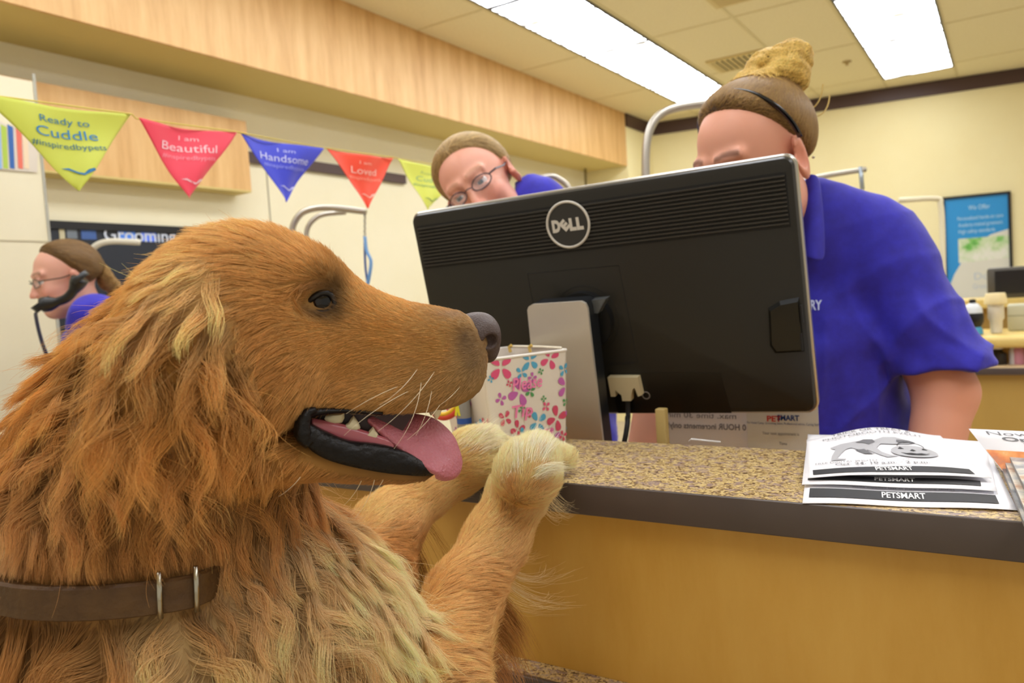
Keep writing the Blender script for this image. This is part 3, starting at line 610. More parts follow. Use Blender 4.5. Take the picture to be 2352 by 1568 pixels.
# ------------------------------------------------------------------ signed distance modelling tools
def cap_(P, a, b, r1, r2):
    a = np.asarray(a); b = np.asarray(b); ab = b-a; t = np.clip(((P-a)@ab)/(ab@ab), 0, 1)
    return np.linalg.norm(P-(a+t[:, None]*ab), axis=1)-(r1+t*(r2-r1))
def ell_(P, c, r, ax=None):
    Q = P-np.asarray(c)
    if ax is not None: Q = Q@np.asarray(ax).T
    r = np.asarray(r); k0 = np.linalg.norm(Q/r, axis=1); k1 = np.linalg.norm(Q/(r*r), axis=1)+1e-9
    return k0*(k0-1)/k1
def smin(a, b, k):
    h = np.maximum(k-np.abs(a-b), 0)/k; return np.minimum(a, b)-h*h*k*.25
def smax(a, b, k): return -smin(-a, -b, k)
def chain(P, pts, rad, k=.01):
    d = None
    for i in range(len(pts)-1):
        e = cap_(P, pts[i], pts[i+1], rad[i], rad[i+1]); d = e if d is None else smin(d, e, k)
    return d
def nets(fn, lo, hi, h, B=12):
    """surface nets of fn<0 ; blocks far from the surface are skipped"""
    lo = np.array(lo, float); n = (np.ceil((np.array(hi)-lo)/h/B).astype(int))*B+1
    F = np.empty(n, np.float32); nb = (n-1)//B
    cs = np.stack(np.meshgrid(*[np.arange(k) for k in nb], indexing='ij'), -1).reshape(-1, 3)
    cen = lo+(cs+.5)*B*h; dc = fn(cen); R = B*h*.87*1.7
    for c, d in zip(cs, dc):
        s = c*B; e = s+B+1
        if abs(d) > R: F[s[0]:e[0], s[1]:e[1], s[2]:e[2]] = d
    act = [c for c, d in zip(cs, dc) if abs(d) <= R]
    g = np.stack(np.meshgrid(*[np.arange(B+1)]*3, indexing='ij'), -1).reshape(-1, 3)
    for i in range(0, len(act), 40):
        ch = act[i:i+40]; P = np.concatenate([lo+(g+c*B)*h for c in ch]); D = fn(P)
        for j, c in enumerate(ch):
            s = c*B; e = s+B+1; F[s[0]:e[0], s[1]:e[1], s[2]:e[2]] = D[j*len(g):(j+1)*len(g)].reshape(B+1, B+1, B+1)
    S = F < 0; nx, ny, nz = F.shape
    cnt = np.zeros((nx-1, ny-1, nz-1), np.int16)
    for a in (0, 1):
        for b in (0, 1):
            for c in (0, 1): cnt += S[a:nx-1+a, b:ny-1+b, c:nz-1+c]
    idx = np.argwhere((cnt > 0) & (cnt < 8)); vid = -np.ones(cnt.shape, np.int64); vid[tuple(idx.T)] = np.arange(len(idx))
    acc = np.zeros((len(idx), 3)); num = np.zeros(len(idx))
    cor = [np.array([a, b, c]) for a in (0, 1) for b in (0, 1) for c in (0, 1)]
    for p in cor:
        for ax in range(3):
            if p[ax]: continue
            q = p.copy(); q[ax] = 1; fa = F[tuple((idx+p).T)]; fb = F[tuple((idx+q).T)]; m = (fa < 0) != (fb < 0)
            t = fa[m]/(fa[m]-fb[m]); pt = np.repeat(p[None].astype(float), m.sum(), 0); pt[:, ax] += t; acc[m] += pt; num[m] += 1
    V = lo+(idx+acc/num[:, None])*h; Q = []
    for ax in range(3):
        o = [0, 0, 0]; o[ax] = 1; sl0 = [slice(1, n_-1) for n_ in F.shape]; sl0[ax] = slice(0, F.shape[ax]-1); sl1 = list(sl0); sl1[ax] = slice(1, F.shape[ax])
        A = S[tuple(sl0)]; Bm = S[tuple(sl1)]; e = np.argwhere(A != Bm)
        off = np.array([0 if k == ax else 1 for k in range(3)]); e0 = e+off; sgn = A[tuple(e.T)]
        u, v = [(1, 2), (2, 0), (0, 1)][ax]; du = np.zeros(3, int); du[u] = 1; dv = np.zeros(3, int); dv[v] = 1
        q = np.stack([vid[tuple((e0-du-dv).T)], vid[tuple((e0-dv).T)], vid[tuple(e0.T)], vid[tuple((e0-du).T)]], 1)
        q[~sgn] = q[~sgn][:, ::-1]; Q.append(q)
    Q = np.concatenate(Q); return V, Q[(Q >= 0).all(1)]
def fast_obj(name, V, Q, m=None, parent=None, vcol=None):
    me = bpy.data.meshes.new(name); me.vertices.add(len(V)); me.vertices.foreach_set('co', V.astype(np.float32).ravel())
    me.loops.add(Q.size); me.loops.foreach_set('vertex_index', Q.astype(np.int32).ravel()); me.polygons.add(len(Q)); me.polygons.foreach_set('loop_start', np.arange(0, Q.size, 4, dtype=np.int32))
    me.update(calc_edges=True); me.validate(); me.polygons.foreach_set('use_smooth', [True]*len(me.polygons))
    if vcol is not None:
        a = me.color_attributes.new('tint', 'FLOAT_COLOR', 'POINT'); a.data.foreach_set('color', np.concatenate([vcol, np.ones((len(vcol), 1))], 1).astype(np.float32).ravel())
    if m: me.materials.append(m)
    o = bpy.data.objects.new(name, me); COL.objects.link(o)
    if parent is not None: o.parent = parent; o.matrix_parent_inverse = Matrix.Translation(-Vector(parent.location))
    return o
def relax(V, Q, it=2, lam=.5):
    for _ in range(it):
        acc = np.zeros_like(V); c = np.zeros(len(V))
        for k in range(4):
            a, b = Q[:, k], Q[:, (k+1) % 4]
            for x, y in ((a, b), (b, a)): np.add.at(acc, x, V[y]); np.add.at(c, x, 1)
        V = V*(1-lam)+lam*acc/c[:, None]
    return V
def vcol_mat(name, rough=.6, spec=.3, sss=0, attr='tint', bump=None, sheen=0):
    m = mat(name, (1, 1, 1), rough, spec=spec, sss=sss, bump=bump, sheen=sheen); nt = m.node_tree
    a = nt.nodes.new('ShaderNodeAttribute'); a.attribute_name = attr; nt.links.new(a.outputs['Color'], nt.nodes['Principled BSDF'].inputs['Base Color']); return m
def hair_obj(name, pts, rad, colr, m, parent, kind=None):
    """pts (N,K,3), rad (N,K), colr (N,K,3) linear"""
    N, K = pts.shape[:2]; hc = bpy.data.hair_curves.new(name); hc.add_curves([K]*N)
    hc.attributes['position'].data.foreach_set('vector', pts.astype(np.float32).ravel())
    r = hc.attributes.get('radius') or hc.attributes.new('radius', 'FLOAT', 'POINT'); r.data.foreach_set('value', rad.astype(np.float32).ravel())
    c = hc.attributes.new('tint', 'FLOAT_COLOR', 'POINT'); c.data.foreach_set('color', np.concatenate([colr, np.ones((N, K, 1))], 2).astype(np.float32).ravel())
    hc.materials.append(m); o = bpy.data.objects.new(name, hc); COL.objects.link(o)
    if parent is not None: o.parent = parent; o.matrix_parent_inverse = Matrix.Translation(-Vector(parent.location))
    if kind: o['kind'] = kind
    return o
def hair_mat(name, rough=.45, spec=.35, trans=.0):
    m = vcol_mat(name, rough, spec); nt = m.node_tree; b = nt.nodes['Principled BSDF']
    tr = nt.nodes.new('ShaderNodeBsdfTranslucent'); mixs = nt.nodes.new('ShaderNodeMixShader'); mixs.inputs[0].default_value = trans
    at = [n for n in nt.nodes if n.type == 'ATTRIBUTE'][0]; nt.links.new(at.outputs['Color'], tr.inputs['Color'])
    nt.links.new(b.outputs[0], mixs.inputs[1]); nt.links.new(tr.outputs[0], mixs.inputs[2]); nt.links.new(mixs.outputs[0], nt.nodes['Material Output'].inputs[0]); return m
class Surf:
    """triangulated surface sampling + nearest queries"""
    def __init__(s, V, Q):
        s.V = V; s.T = np.concatenate([Q[:, [0, 1, 2]], Q[:, [0, 2, 3]]]); a, b, c = V[s.T[:, 0]], V[s.T[:, 1]], V[s.T[:, 2]]
        n = np.cross(b-a, c-a); s.A = np.linalg.norm(n, axis=1)/2; s.N = n/(2*s.A[:, None]+1e-12)
        vn = np.zeros_like(V); 
        for k in range(3): np.add.at(vn, s.T[:, k], n)
        s.VN = vn/(np.linalg.norm(vn, axis=1)[:, None]+1e-12)
        s.bvh = BVHTree.FromPolygons([tuple(x) for x in V], [tuple(int(y) for y in x) for x in Q])
    def sample(s, n, wt=None):
        w_ = s.A*(wt if wt is not None else 1); i = rng.choice(len(s.T), n, p=w_/w_.sum()); r1 = np.sqrt(rng.random(n)); r2 = rng.random(n)
        T = s.T[i]; u, v, w2 = (1-r1)[:, None], (r1*(1-r2))[:, None], (r1*r2)[:, None]
        P = s.V[T[:, 0]]*u+s.V[T[:, 1]]*v+s.V[T[:, 2]]*w2; N = s.VN[T[:, 0]]*u+s.VN[T[:, 1]]*v+s.VN[T[:, 2]]*w2
        return P, N/np.linalg.norm(N, axis=1)[:, None], T
    def hit(s, px, py):
        r = ray(px, py); h = s.bvh.ray_cast(Vector(CAMP), Vector(nrm(r))); return (np.array(h[0]), np.array(h[1])) if h[0] else (None, None)

# ------------------------------------------------------------------ the dog
YAW = math.radians(12)
HU = nrm(RIGHT*math.cos(YAW)+FWD*math.sin(YAW)); HC = nrm(RIGHT*math.sin(YAW)-FWD*math.cos(YAW)); HB = nrm(np.cross(HC, HU)); HB = HB if HB@UPV > 0 else -HB
P0 = atd(700, 780, .56)
def HP(px, py, c=0.): return onpl(px, py, P0+HC*c, HC)           # pixel -> world at lateral offset c from the sagittal plane
def loc(P): Q = np.asarray(P)-P0; return Q@HU, Q@HB, Q@HC
def prof(pxs): L = np.array([loc(HP(x, y))[:2] for x, y in pxs]); return L[np.argsort(L[:, 0])]
top = prof([(290, 790), (315, 700), (355, 625), (415, 570), (485, 534), (560, 520), (640, 530), (700, 555), (745, 580), (785, 608), (808, 632), (845, 658), (890, 679), (950, 697), (1010, 705), (1060, 716), (1090, 730), (1110, 752), (1120, 785)])
bot = prof([(290, 820), (330, 900), (400, 960), (500, 980), (600, 970), (700, 952), (760, 940), (820, 940), (880, 950), (940, 950), (1000, 938), (1050, 918), (1090, 890), (1108, 865), (1117, 835), (1120, 800)])
wid = np.array([(loc(HP(x, 780))[0], w_) for x, w_ in [(290, .03), (330, .050), (380, .060), (450, .066), (560, .066), (640, .060), (700, .052), (760, .043), (820, .037), (900, .033), (1000, .030), (1060, .026), (1095, .021), (1112, .014), (1120, .007)]])
jt = prof([(420, 985), (560, 985), (640, 985), (720, 985), (780, 1010), (860, 1030), (930, 1048), (985, 1068), (1006, 1080)])
jb = prof([(420, 1050), (560, 1075), (640, 1090), (700, 1093), (780, 1098), (860, 1103), (930, 1103), (985, 1096), (1006, 1084)])
jw = np.array([(loc(HP(x, 1040))[0], w_) for x, w_ in [(420, .045), (560, .05), (660, .046), (760, .038), (860, .032), (940, .026), (985, .018), (1006, .008)]])
def loft_sdf(P, tp, bt, wd, p=2.3, tilt=0):
    a, b, c = (P-P0)@HU, (P-P0)@HB, (P-P0)@HC; a0, a1 = tp[0, 0], tp[-1, 0]; ac = np.clip(a, a0, a1)
    t = np.interp(ac, tp[:, 0], tp[:, 1]); bo = np.interp(ac, bt[:, 0], bt[:, 1]); w_ = np.interp(ac, wd[:, 0], wd[:, 1])
    h = np.maximum((t-bo)/2, .002); m = (t+bo)/2; k = (np.abs((b-m)/h)**p+np.abs(c/w_)**p)**(1/p); s = np.minimum(h, w_)
    d = (k-1)*s; d = np.where(k > 1, np.minimum(np.hypot(b-m, c), d*1.0+0), d); out = np.abs(a-ac)
    return np.where(out > 0, np.hypot(np.maximum(d, 0), out)+np.minimum(d, 0), d)
# body landmarks
def W(px, py, d): return atd(px, py, d)
NK = [W(470, 810, .58), W(400, 1000, .60), W(355, 1220, .62), W(370, 1480, .66)]
CH = W(530, 1590, .66)
HIP = np.array([CH[0]-.22, CH[1]-.34, .50])
def pawz(px, py, z=1.088): return onax(px, py, 2, z)
nearL = [W(640, 1640, .64), W(985, 1585, .70), W(1065, 1370, .80), W(1140, 1235, .86), W(1188, 1135, .892), pawz(1212, 1083, 1.104), pawz(1234, 1046, 1.098)]
nearR = [.075, .045, .034, .031, .030, .030, .027]
farL = [W(700, 1480, .72), W(850, 1330, .84), W(885, 1215, .89), W(975, 1120, .94), W(1045, 1078, .96), pawz(1085, 1045, 1.102), pawz(1113, 1025, 1.097)]
farR = [.07, .042, .036, .031, .030, .029, .027]
print('near paw', np.round(nearL, 3).tolist(), 'far', np.round(farL, 3).tolist())
TOE = {}
for nm, L in (('n', nearL), ('f', farL)):
    d = L[-1]-L[-2]; d[2] = 0; d = nrm(d); s_ = np.array([d[1], -d[0], 0])
    TOE[nm] = [(L[-1]+d*(.026+.010*(1-abs(k)/1.5))+s_*k*.0205+np.array([0, 0, -.010]), L[-1]+s_*k*.012) for k in (-1.5, -.5, .5, 1.5)]
def legs(P, which):
    L, R = (nearL, nearR) if which == 'n' else (farL, farR)
    d = chain(P, L, R, .02)
    for tip, root in TOE[which]: d = smin(d, cap_(P, root, tip, .0120, .0138), .002)
    for a_, b_ in zip(TOE[which][:-1], TOE[which][1:]): up_ = np.array([0, 0, .013]); d = smax(d, -cap_(P, (a_[1]+b_[1])/2+up_*1.5, (a_[0]+b_[0])/2+up_*.9, .002, .0035), .003)
    return d
EARC = HP(395, 860, .078)
def ear_sdf(P):
    a = HP(450, 660, .058); b = HP(415, 770, .070); c = HP(385, 890, .076); e = HP(390, 980, .076)
    d = None
    for p, q, r1, r2 in ((a, b, .018, .026), (b, c, .026, .030), (c, e, .030, .018)):
        # flattened capsule: squash along HC
        S_ = lambda X: X+np.outer((X-P0)@HC, HC)*1.8
        dd = cap_(S_(P), S_(p[None])[0], S_(q[None])[0], r1, r2)*.55; d = dd if d is None else smin(d, dd, .01)
    return d
def head_sdf(P):
    d = loft_sdf(P, top, bot, wid)
    for s in (1, -1):
        d = smin(d, ell_(P, HP(690, 640)+HC*s*.040, (.024, .012, .014), np.array([HU, HB, HC])), .014)      # brow
        d = smin(d, ell_(P, HP(560, 850)+HC*s*.042, (.050, .045, .024), np.array([HU, HB, HC])), .02)        # cheek
        d = smin(d, ell_(P, HP(980, 865)+HC*s*.018, (.042, .024, .014), np.array([HU, HB, HC])), .01)        # flews
        d = smin(d, ell_(P, HP(800, 905)+HC*s*.026, (.045, .012, .012), np.array([HU, HB, HC])), .01)
        d = smax(d, -ell_(P, EYE0[s]+HC*s*.008, (.017, .0125, .012), np.array([HU, HB, HC])), .006)
    j = loft_sdf(P, jt, jb, jw)
    d = smin(d, j, .008)
    # open mouth wedge
    return d
EYE0 = {1: HP(738, 690, .040), -1: HP(738, 690, .040)-HC*.080}
def neck_sdf(P):
    d = chain(P, NK, [.068, .084, .098, .125], .05)
    d = smin(d, ell_(P, CH, (.14, .14, .14)), .06)
    d = smin(d, chain(P, [CH, (CH+HIP)/2, HIP], [.15, .145, .12], .05), .06)
    return d
def body_parts(P):
    return [head_sdf(P), neck_sdf(P), legs(P, 'n'), legs(P, 'f'), ear_sdf(P), hind_sdf(P)]
def hind_sdf(P):
    d = None
    for s in (1, -1):
        o = HIP+HC*.07*s; kn = o+HU*.10+np.array([0, 0, -.13]); hk = kn-HU*.12+np.array([0, 0, -.16]); ft = hk+HU*.02+np.array([0, 0, 0]); ft[2] = .03; to = ft+HU*.07; to[2] = .022
        c_ = chain(P, [o, kn, hk, ft, to], [.085, .055, .026, .024, .024], .02); d = c_ if d is None else np.minimum(d, c_)
    tl = chain(P, [HIP-HU*.08, HIP-HU*.25+np.array([0, 0, -.12]), HIP-HU*.38+np.array([0, 0, -.14])], [.03, .025, .015], .01)
    return smin(d, tl, .02)
def dog_sdf(P):
    h, n, a, b, e, q = body_parts(P)
    d = smin(h, n, .035); d = smin(d, a, .03); d = smin(d, b, .03); d = smin(d, e, .006); d = smin(d, q, .04)
    return d
import time as _t; _t0 = _t.time()
allp = np.array(NK+nearL+farL+[HIP, CH, HP(1150, 760), HP(200, 560)]); lo_ = allp.min(0)-.2; hi_ = allp.max(0)+.16; lo_[2] = 0
lo_[:2] -= .3
DV, DQ = nets(dog_sdf, lo_, hi_, .0045)
DV = relax(DV, DQ, 1, .4)
print('dog verts', len(DV), 'time', _t.time()-_t0)
dog = thing('golden_retriever', 'golden retriever standing with both front paws up on the counter, tongue hanging out', 'dog', tuple(np.array([HIP[0], HIP[1], 0])))
CLc = W(350, 1255, .62); CLn = nrm(np.array([0, 0, -1.])-HU*.05)
# guides: px, py, dir x, dir y (screen), length cm, lift, wave, colour
def _g(rows): return [np.array([r[:7] for r in rows], float), np.array([lin(r[7])[:3] for r in rows])]
G_HEAD = _g([(1060, 722, -1, .05, .3, .10, 0, 'b58c58'), (1115, 830, -.8, .5, .3, .15, 0, '8f6c44'), (1080, 790, -1, .2, .3, .15, 0, '8a6a48'), (1040, 760, -1, .1, .4, .12, 0, 'a5763c'), (1070, 860, -.8, .5, .5, .2, 0, 'a27b46'),
 (1000, 800, -1, .1, .5, .1, 0, 'b07a36'), (1000, 905, -.85, .5, .6, .15, 0, 'ab8048'), (880, 760, -1, .05, .6, .1, 0, 'bd8138'), (900, 690, -1, -.1, .5, .15, 0, 'd29c54'), (880, 900, -.95, .35, .7, .1, 0, 'b88746'),
 (800, 700, -1, -.15, .5, .12, 0, 'c48c48'), (830, 665, -.9, -.35, .5, .2, 0, 'd49f58'), (790, 630, -.8, -.5, .6, .3, 0, 'c28c48'), (740, 640, -.8, -.5, .7, .2, 0, 'b37c3e'), (755, 590, -.7, -.6, .9, .35, 0, 'b8823f'),
 (700, 560, -.95, -.1, 1.1, .15, .1, 'd39f58'), (600, 525, -1, .12, 1.5, .12, .15, 'dba861'), (500, 520, -1, .3, 1.8, .12, .2, 'dcaa62'), (400, 550, -.85, .55, 1.4, .12, .2, 'd9a65c'), (300, 620, -.6, .85, 1.4, .12, .25, 'd19a4a'), (240, 700, -.5, .9, 1.6, .12, .3, 'cb9244'),
 (660, 610, -.9, -.25, .9, .1, .1, 'c8914c'), (600, 640, -.95, .0, 1.1, .1, .1, 'cb944e'), (660, 700, -.95, .1, .8, .1, 0, 'c78e48'), (600, 750, -.8, .5, 1.1, .1, .1, 'b97f3b'), (520, 600, -.85, .45, 1.5, .1, .15, 'cb944e'), (500, 690, -.6, .8, 2.2, .12, .3, 'bd853f'),
 (430, 640, -.6, .8, 2.6, .15, .3, 'd9ab66'), (500, 800, -.1, 1, 3, .15, .4, 'b47937'), (540, 830, .4, .9, 3.0, .2, .6, 'c89450'), (720, 770, -1, .2, .6, .1, 0, 'c28841'), (780, 820, -1, .3, .6, .1, 0, 'bb8039'), (650, 850, -.9, .4, 1.0, .1, .1, 'bb813d'), (570, 920, -.4, .9, 2.4, .12, .4, 'b47936'),
 (700, 900, -.8, .6, .9, .1, .1, 'c58f4a'), (650, 980, -.5, .85, 1.6, .1, .2, 'c08743'), (600, 1060, -.1, 1, 3., .12, .5, 'a9702f'), (690, 1060, -.7, .7, 1.2, .1, .1, 'b87d38'), (780, 1095, -.95, .3, .7, .15, 0, 'b87d3a'), (900, 1100, -.95, .25, .6, .15, 0, 'a9733a'), (985, 1092, -.95, .25, .5, .15, 0, '80582f')])
G_NECK = _g([(300, 640, -.5, .9, 1.7, .12, .6, 'c98f42'), (200, 740, -.6, .8, 3.2, .25, .8, 'bf8138'), (110, 840, -.8, .6, 3.6, .45, .8, 'b87830'), (60, 940, -.75, .6, 4, .45, .8, 'b87830'), (0, 1060, -.5, .9, 5, .35, .8, 'c08a4e'), (220, 900, -.2, 1, 6, .25, 1., 'bd8440'), (160, 1050, .05, 1, 5.5, .25, 1.1, 'c0884a'),
 (120, 1180, .15, 1, 4, .25, 1.1, 'b98147'), (300, 1100, .0, 1, 5, .2, 1.1, 'aa7232'), (480, 1080, .1, 1, 5, .2, 1.1, 'a56c2c'), (600, 1120, .05, 1, 6, .2, .9, 'ac7435'), (670, 1160, .15, 1, 5, .2, .7, 'b98248'), (560, 1230, .3, .9, 4, .22, 1.1, 'b07a3e'),
 (700, 1240, .75, .55, 5, .35, .9, 'e8c794'), (780, 1290, .75, .6, 5.5, .3, .9, 'e6c492'), (860, 1380, .5, .85, 6, .3, .9, 'e6c492'), (640, 1340, .6, .75, 7, .25, 1.2, 'dcb47c'), (450, 1270, .3, .9, 3.5, .15, .9, 'a8743c'), (440, 1380, .3, .9, 4, .15, .9, 'a8743c'), (300, 1290, .1, 1, 2.6, .12, .7, 'a26c34'), (200, 1420, -.1, 1, 3.5, .12, .7, 'a26c34'), (100, 1290, .1, 1, 2.6, .12, .7, '9c6630'),
 (60, 1450, -.2, 1, 6, .2, .8, '99642e'), (250, 1470, -.6, .8, 7, .25, .9, 'b98448'), (380, 1480, -.3, 1, 7, .3, .9, 'ddb77a'), (470, 1480, .5, .85, 7, .3, .9, 'd9b274'), (600, 1480, .8, .6, 8, .25, .9, 'e2bc80'), (740, 1450, .8, .5, 7, .25, .8, 'ecca94'), (850, 1500, .5, .85, 6, .3, .8, 'e6c088'), (700, 1560, .5, .85, 6, .3, 1, 'c2904f'), (200, 1600, -.3, 1, 6, .25, 1, '9c6630'), (880, 1560, .5, .8, 4, .25, .6, 'd9ab6a'),
 (0, 1250, -.1, 1, 6, .3, 1, 'c99a68'), (500, 1900, .1, 1, 6, .2, .8, 'b9803f'), (-200, 1500, -.1, 1, 5, .2, .8, 'b9803f')])
G_EAR = _g([(440, 650, -.6, .8, 2.6, .15, .5, 'dcae68'), (470, 730, .0, 1, 4.5, .2, .7, 'cf9c58'), (400, 720, -.8, .6, 5.5, .3, .8, 'd3a05c'), (350, 760, -.7, .7, 6, .35, .9, 'cc9450'), (440, 820, .25, 1, 6, .25, .9, 'b87b36'), (380, 860, -.15, 1, 7.5, .3, 1., 'b9782f'), (320, 900, -.3, 1, 8, .3, 1., 'bd823c'), (450, 940, .25, 1, 7, .25, 1., 'b07432'), (380, 1000, .05, 1, 8, .25, 1.1, 'b37836'), (410, 1040, .1, 1, 8, .25, 1.1, 'bf8848')])
G_NEAR = _g([(930, 1560, .7, -.2, 2.02, .15, .3, 'dba764'), (1060, 1540, .8, -.1, 2.16, .15, .4, 'cf9f62'), (1000, 1440, .8, -.35, 1.44, .1, .2, 'd3a05e'), (1060, 1350, .8, -.4, 1.22, .1, .15, 'd5a564'), (1130, 1330, .9, .0, 1.58, .2, .2, 'c08e50'), (1110, 1220, .65, -.7, 1.01, .1, .1, 'dfb272'), (1190, 1230, .7, -.5, 1.15, .15, .1, 'd2a466'), (1190, 1130, .35, -.9, 1.01, .1, .1, 'e3b878'), (1270, 1150, .6, -.5, 1.08, .2, .1, 'dcb880'), (1220, 1060, .3, -1, 0.94, .1, .1, 'e6bf82'), (1160, 1080, -.1, -1, 0.94, .12, .15, 'efd7a8'), (1200, 1030, .1, -1, 1.30, .15, .2, 'f3dfb8'), (1260, 1030, .35, -.9, 1.30, .15, .2, 'f3dfb8'), (1285, 1080, .5, -.6, 1.01, .15, .2, 'ecd4a4')])
G_FAR = _g([(830, 1400, .2, .9, 2.16, .15, .4, 'c08a4c'), (850, 1300, .4, -.6, 1.30, .12, .2, 'c4904f'), (900, 1250, .7, -.1, 1.58, .15, .3, 'b07a3e'), (870, 1180, .6, -.7, 0.94, .1, .1, 'e2b878'), (960, 1130, .85, -.45, 0.94, .1, .1, 'd8aa68'), (1040, 1080, .85, -.4, 0.94, .12, .1, 'd9ad6c'), (1060, 1010, .8, -.5, 0.94, .12, .1, 'efcf98'), (1130, 990, .8, -.5, 1.30, .15, .2, 'f3dfb8'), (1150, 1050, .9, -.1, 1.01, .15, .2, 'e4c48c')])
G_HIND = _g([(0, 2000, -.1, 1, 3, .15, .5, 'bd8545'), (600, 2000, -.1, 1, 3, .15, .5, 'bd8545')])
GROUPS = [G_HEAD, G_NECK, G_NEAR, G_FAR, G_EAR, G_HIND]
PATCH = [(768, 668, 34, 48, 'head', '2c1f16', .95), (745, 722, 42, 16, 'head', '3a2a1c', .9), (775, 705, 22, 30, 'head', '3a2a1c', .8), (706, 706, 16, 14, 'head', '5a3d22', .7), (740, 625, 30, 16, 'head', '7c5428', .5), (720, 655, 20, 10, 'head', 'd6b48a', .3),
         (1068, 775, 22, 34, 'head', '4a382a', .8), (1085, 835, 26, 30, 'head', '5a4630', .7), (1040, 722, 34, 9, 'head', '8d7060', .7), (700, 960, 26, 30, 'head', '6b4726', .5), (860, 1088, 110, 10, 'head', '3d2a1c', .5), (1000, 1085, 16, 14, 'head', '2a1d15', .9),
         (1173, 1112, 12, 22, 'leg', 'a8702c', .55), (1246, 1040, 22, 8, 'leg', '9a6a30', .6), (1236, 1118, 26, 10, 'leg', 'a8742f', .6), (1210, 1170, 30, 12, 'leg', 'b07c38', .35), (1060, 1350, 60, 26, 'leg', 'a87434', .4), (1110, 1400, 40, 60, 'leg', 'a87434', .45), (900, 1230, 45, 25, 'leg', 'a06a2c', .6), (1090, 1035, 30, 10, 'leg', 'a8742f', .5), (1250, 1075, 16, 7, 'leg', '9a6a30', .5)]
def field(P, grp):
    """flow parameters at world points for part ids grp"""
    px, py, _ = proj(P); n = len(P); prm = np.zeros((n, 7)); colr = np.zeros((n, 3))
    for g, (tab, cl) in enumerate(GROUPS):
        m = grp == g
        if not m.any(): continue
        d2 = (px[m, None]-tab[:, 0])**2+(py[m, None]-tab[:, 1])**2; w_ = 1/(d2+400)**1.6; w_ /= w_.sum(1)[:, None]
        prm[m] = w_@tab; colr[m] = w_@cl
    hh_ = (P-CLc)@CLn; mc_ = ((grp == 1) | (grp == 4)) & (hh_ < .004) & (hh_ > -.13) & (px < 520); prm[mc_, 4] = np.minimum(prm[mc_, 4], np.maximum(np.abs(hh_[mc_])*95-1.0, .4)); prm[mc_, 5] *= np.where(hh_[mc_] > -.05, .5, 1)
    hd = grp == 0
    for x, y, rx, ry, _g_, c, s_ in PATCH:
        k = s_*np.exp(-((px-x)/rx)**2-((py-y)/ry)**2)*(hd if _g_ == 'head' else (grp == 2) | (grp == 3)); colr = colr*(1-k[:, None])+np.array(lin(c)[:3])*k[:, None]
    return prm, np.clip(colr, .002, 1)**.69*np.where((grp == 2) | (grp == 3), 1.1, 1.)[:, None]*np.array([1.12, 1.03, .88])
def part_id(P):
    parts = np.array(body_parts(P)); parts[4] -= .002; return parts.argmin(0)
S = Surf(DV, DQ)
vg = part_id(DV); vprm, vcolr = field(DV, vg)
# soften part boundaries of the tint
vc = vcolr.copy()
for _ in range(3):
    acc = np.zeros_like(vc); c_ = np.zeros(len(vc))
    for k in range(4):
        a, b = DQ[:, k], DQ[:, (k+1) % 4]; np.add.at(acc, a, vc[b]); np.add.at(acc, b, vc[a]); np.add.at(c_, a, 1); np.add.at(c_, b, 1)
    vc = .4*vc+.6*acc/c_[:, None]
body = fast_obj('body', DV, DQ, vcol_mat('dog_skin', .8, .1), dog, vc*.55)  # skin tint darkened, painting shade into the gaps between fur locks
# eye, nose and mouth positions
EN, ENn = S.hit(738, 692)
print('eye', EN, ENn)
eyec = EN-HC*.0105
def mirror(P): P = np.asarray(P, float); return P-2*np.outer((np.atleast_2d(P)-P0)@HC, HC).reshape(P.shape)
m_eye = vcol_mat('eyeball', .05, .45); m_eye.node_tree.nodes['Principled BSDF'].inputs['Coat Weight'].default_value = 0
def eyeball(c, gaze, parent, name='eye', r=.0125):
    V = []; F = []; nu, nv = 24, 32; A = nrm(gaze); Bx = nrm(np.cross(A, [0, 0, 1])); Cx = np.cross(Bx, A)
    for i in range(nu+1):
        th_ = math.pi*i/nu
        for j in range(nv):
            ph = 2*math.pi*j/nv; V.append(c+r*(A*math.cos(th_)+math.sin(th_)*(Bx*math.cos(ph)+Cx*math.sin(ph))))
    for i in range(nu):
        for j in range(nv): F.append((i*nv+j, i*nv+(j+1) % nv, (i+1)*nv+(j+1) % nv, (i+1)*nv+j))
    V = np.array(V); ang = np.repeat(np.arange(nu+1)*180/nu, nv)
    col = np.where((ang < 16)[:, None], lin('050608')[:3], np.where((ang < 44)[:, None], lin('1d1410')[:3], np.where((ang < 50)[:, None], lin('120d0c')[:3], lin('3a2c26')[:3])))
    return fast_obj(name, V, np.array(F), m_eye, parent, col)
gz = nrm((CAMP-eyec)*.85/np.linalg.norm(CAMP-eyec)+HU*.25)
eyeball(eyec, gz, dog); gm = gz-2*(gz@HC)*HC; eyeball(mirror(eyec), gm, dog)
m_dark = mat('dark_skin', '0e0a0a', .42, spec=.3, bump=(110, .3)); m_lid = mat('eyelid_skin', '15100e', .4)
def on_sphere(px, py, c, r):
    d = nrm(ray(px, py)); oc = CAMP-c; b_ = oc@d; disc = b_*b_-(oc@oc-r*r)
    t = -b_-math.sqrt(max(disc, 0)); return CAMP+d*t
lidpx = [(701, 707), (708, 694), (722, 681), (740, 672), (756, 674), (766, 686), (768, 700), (760, 711), (742, 717), (722, 715)]
lp = np.array([on_sphere(x, y, eyec, .0132) for x, y in lidpx]); lp = catmull(lp, 4, True)
v, f = tube(lp, .0021, 8, closed=True, caps=False); obj('eyelid', v, f, m_lid, dog)
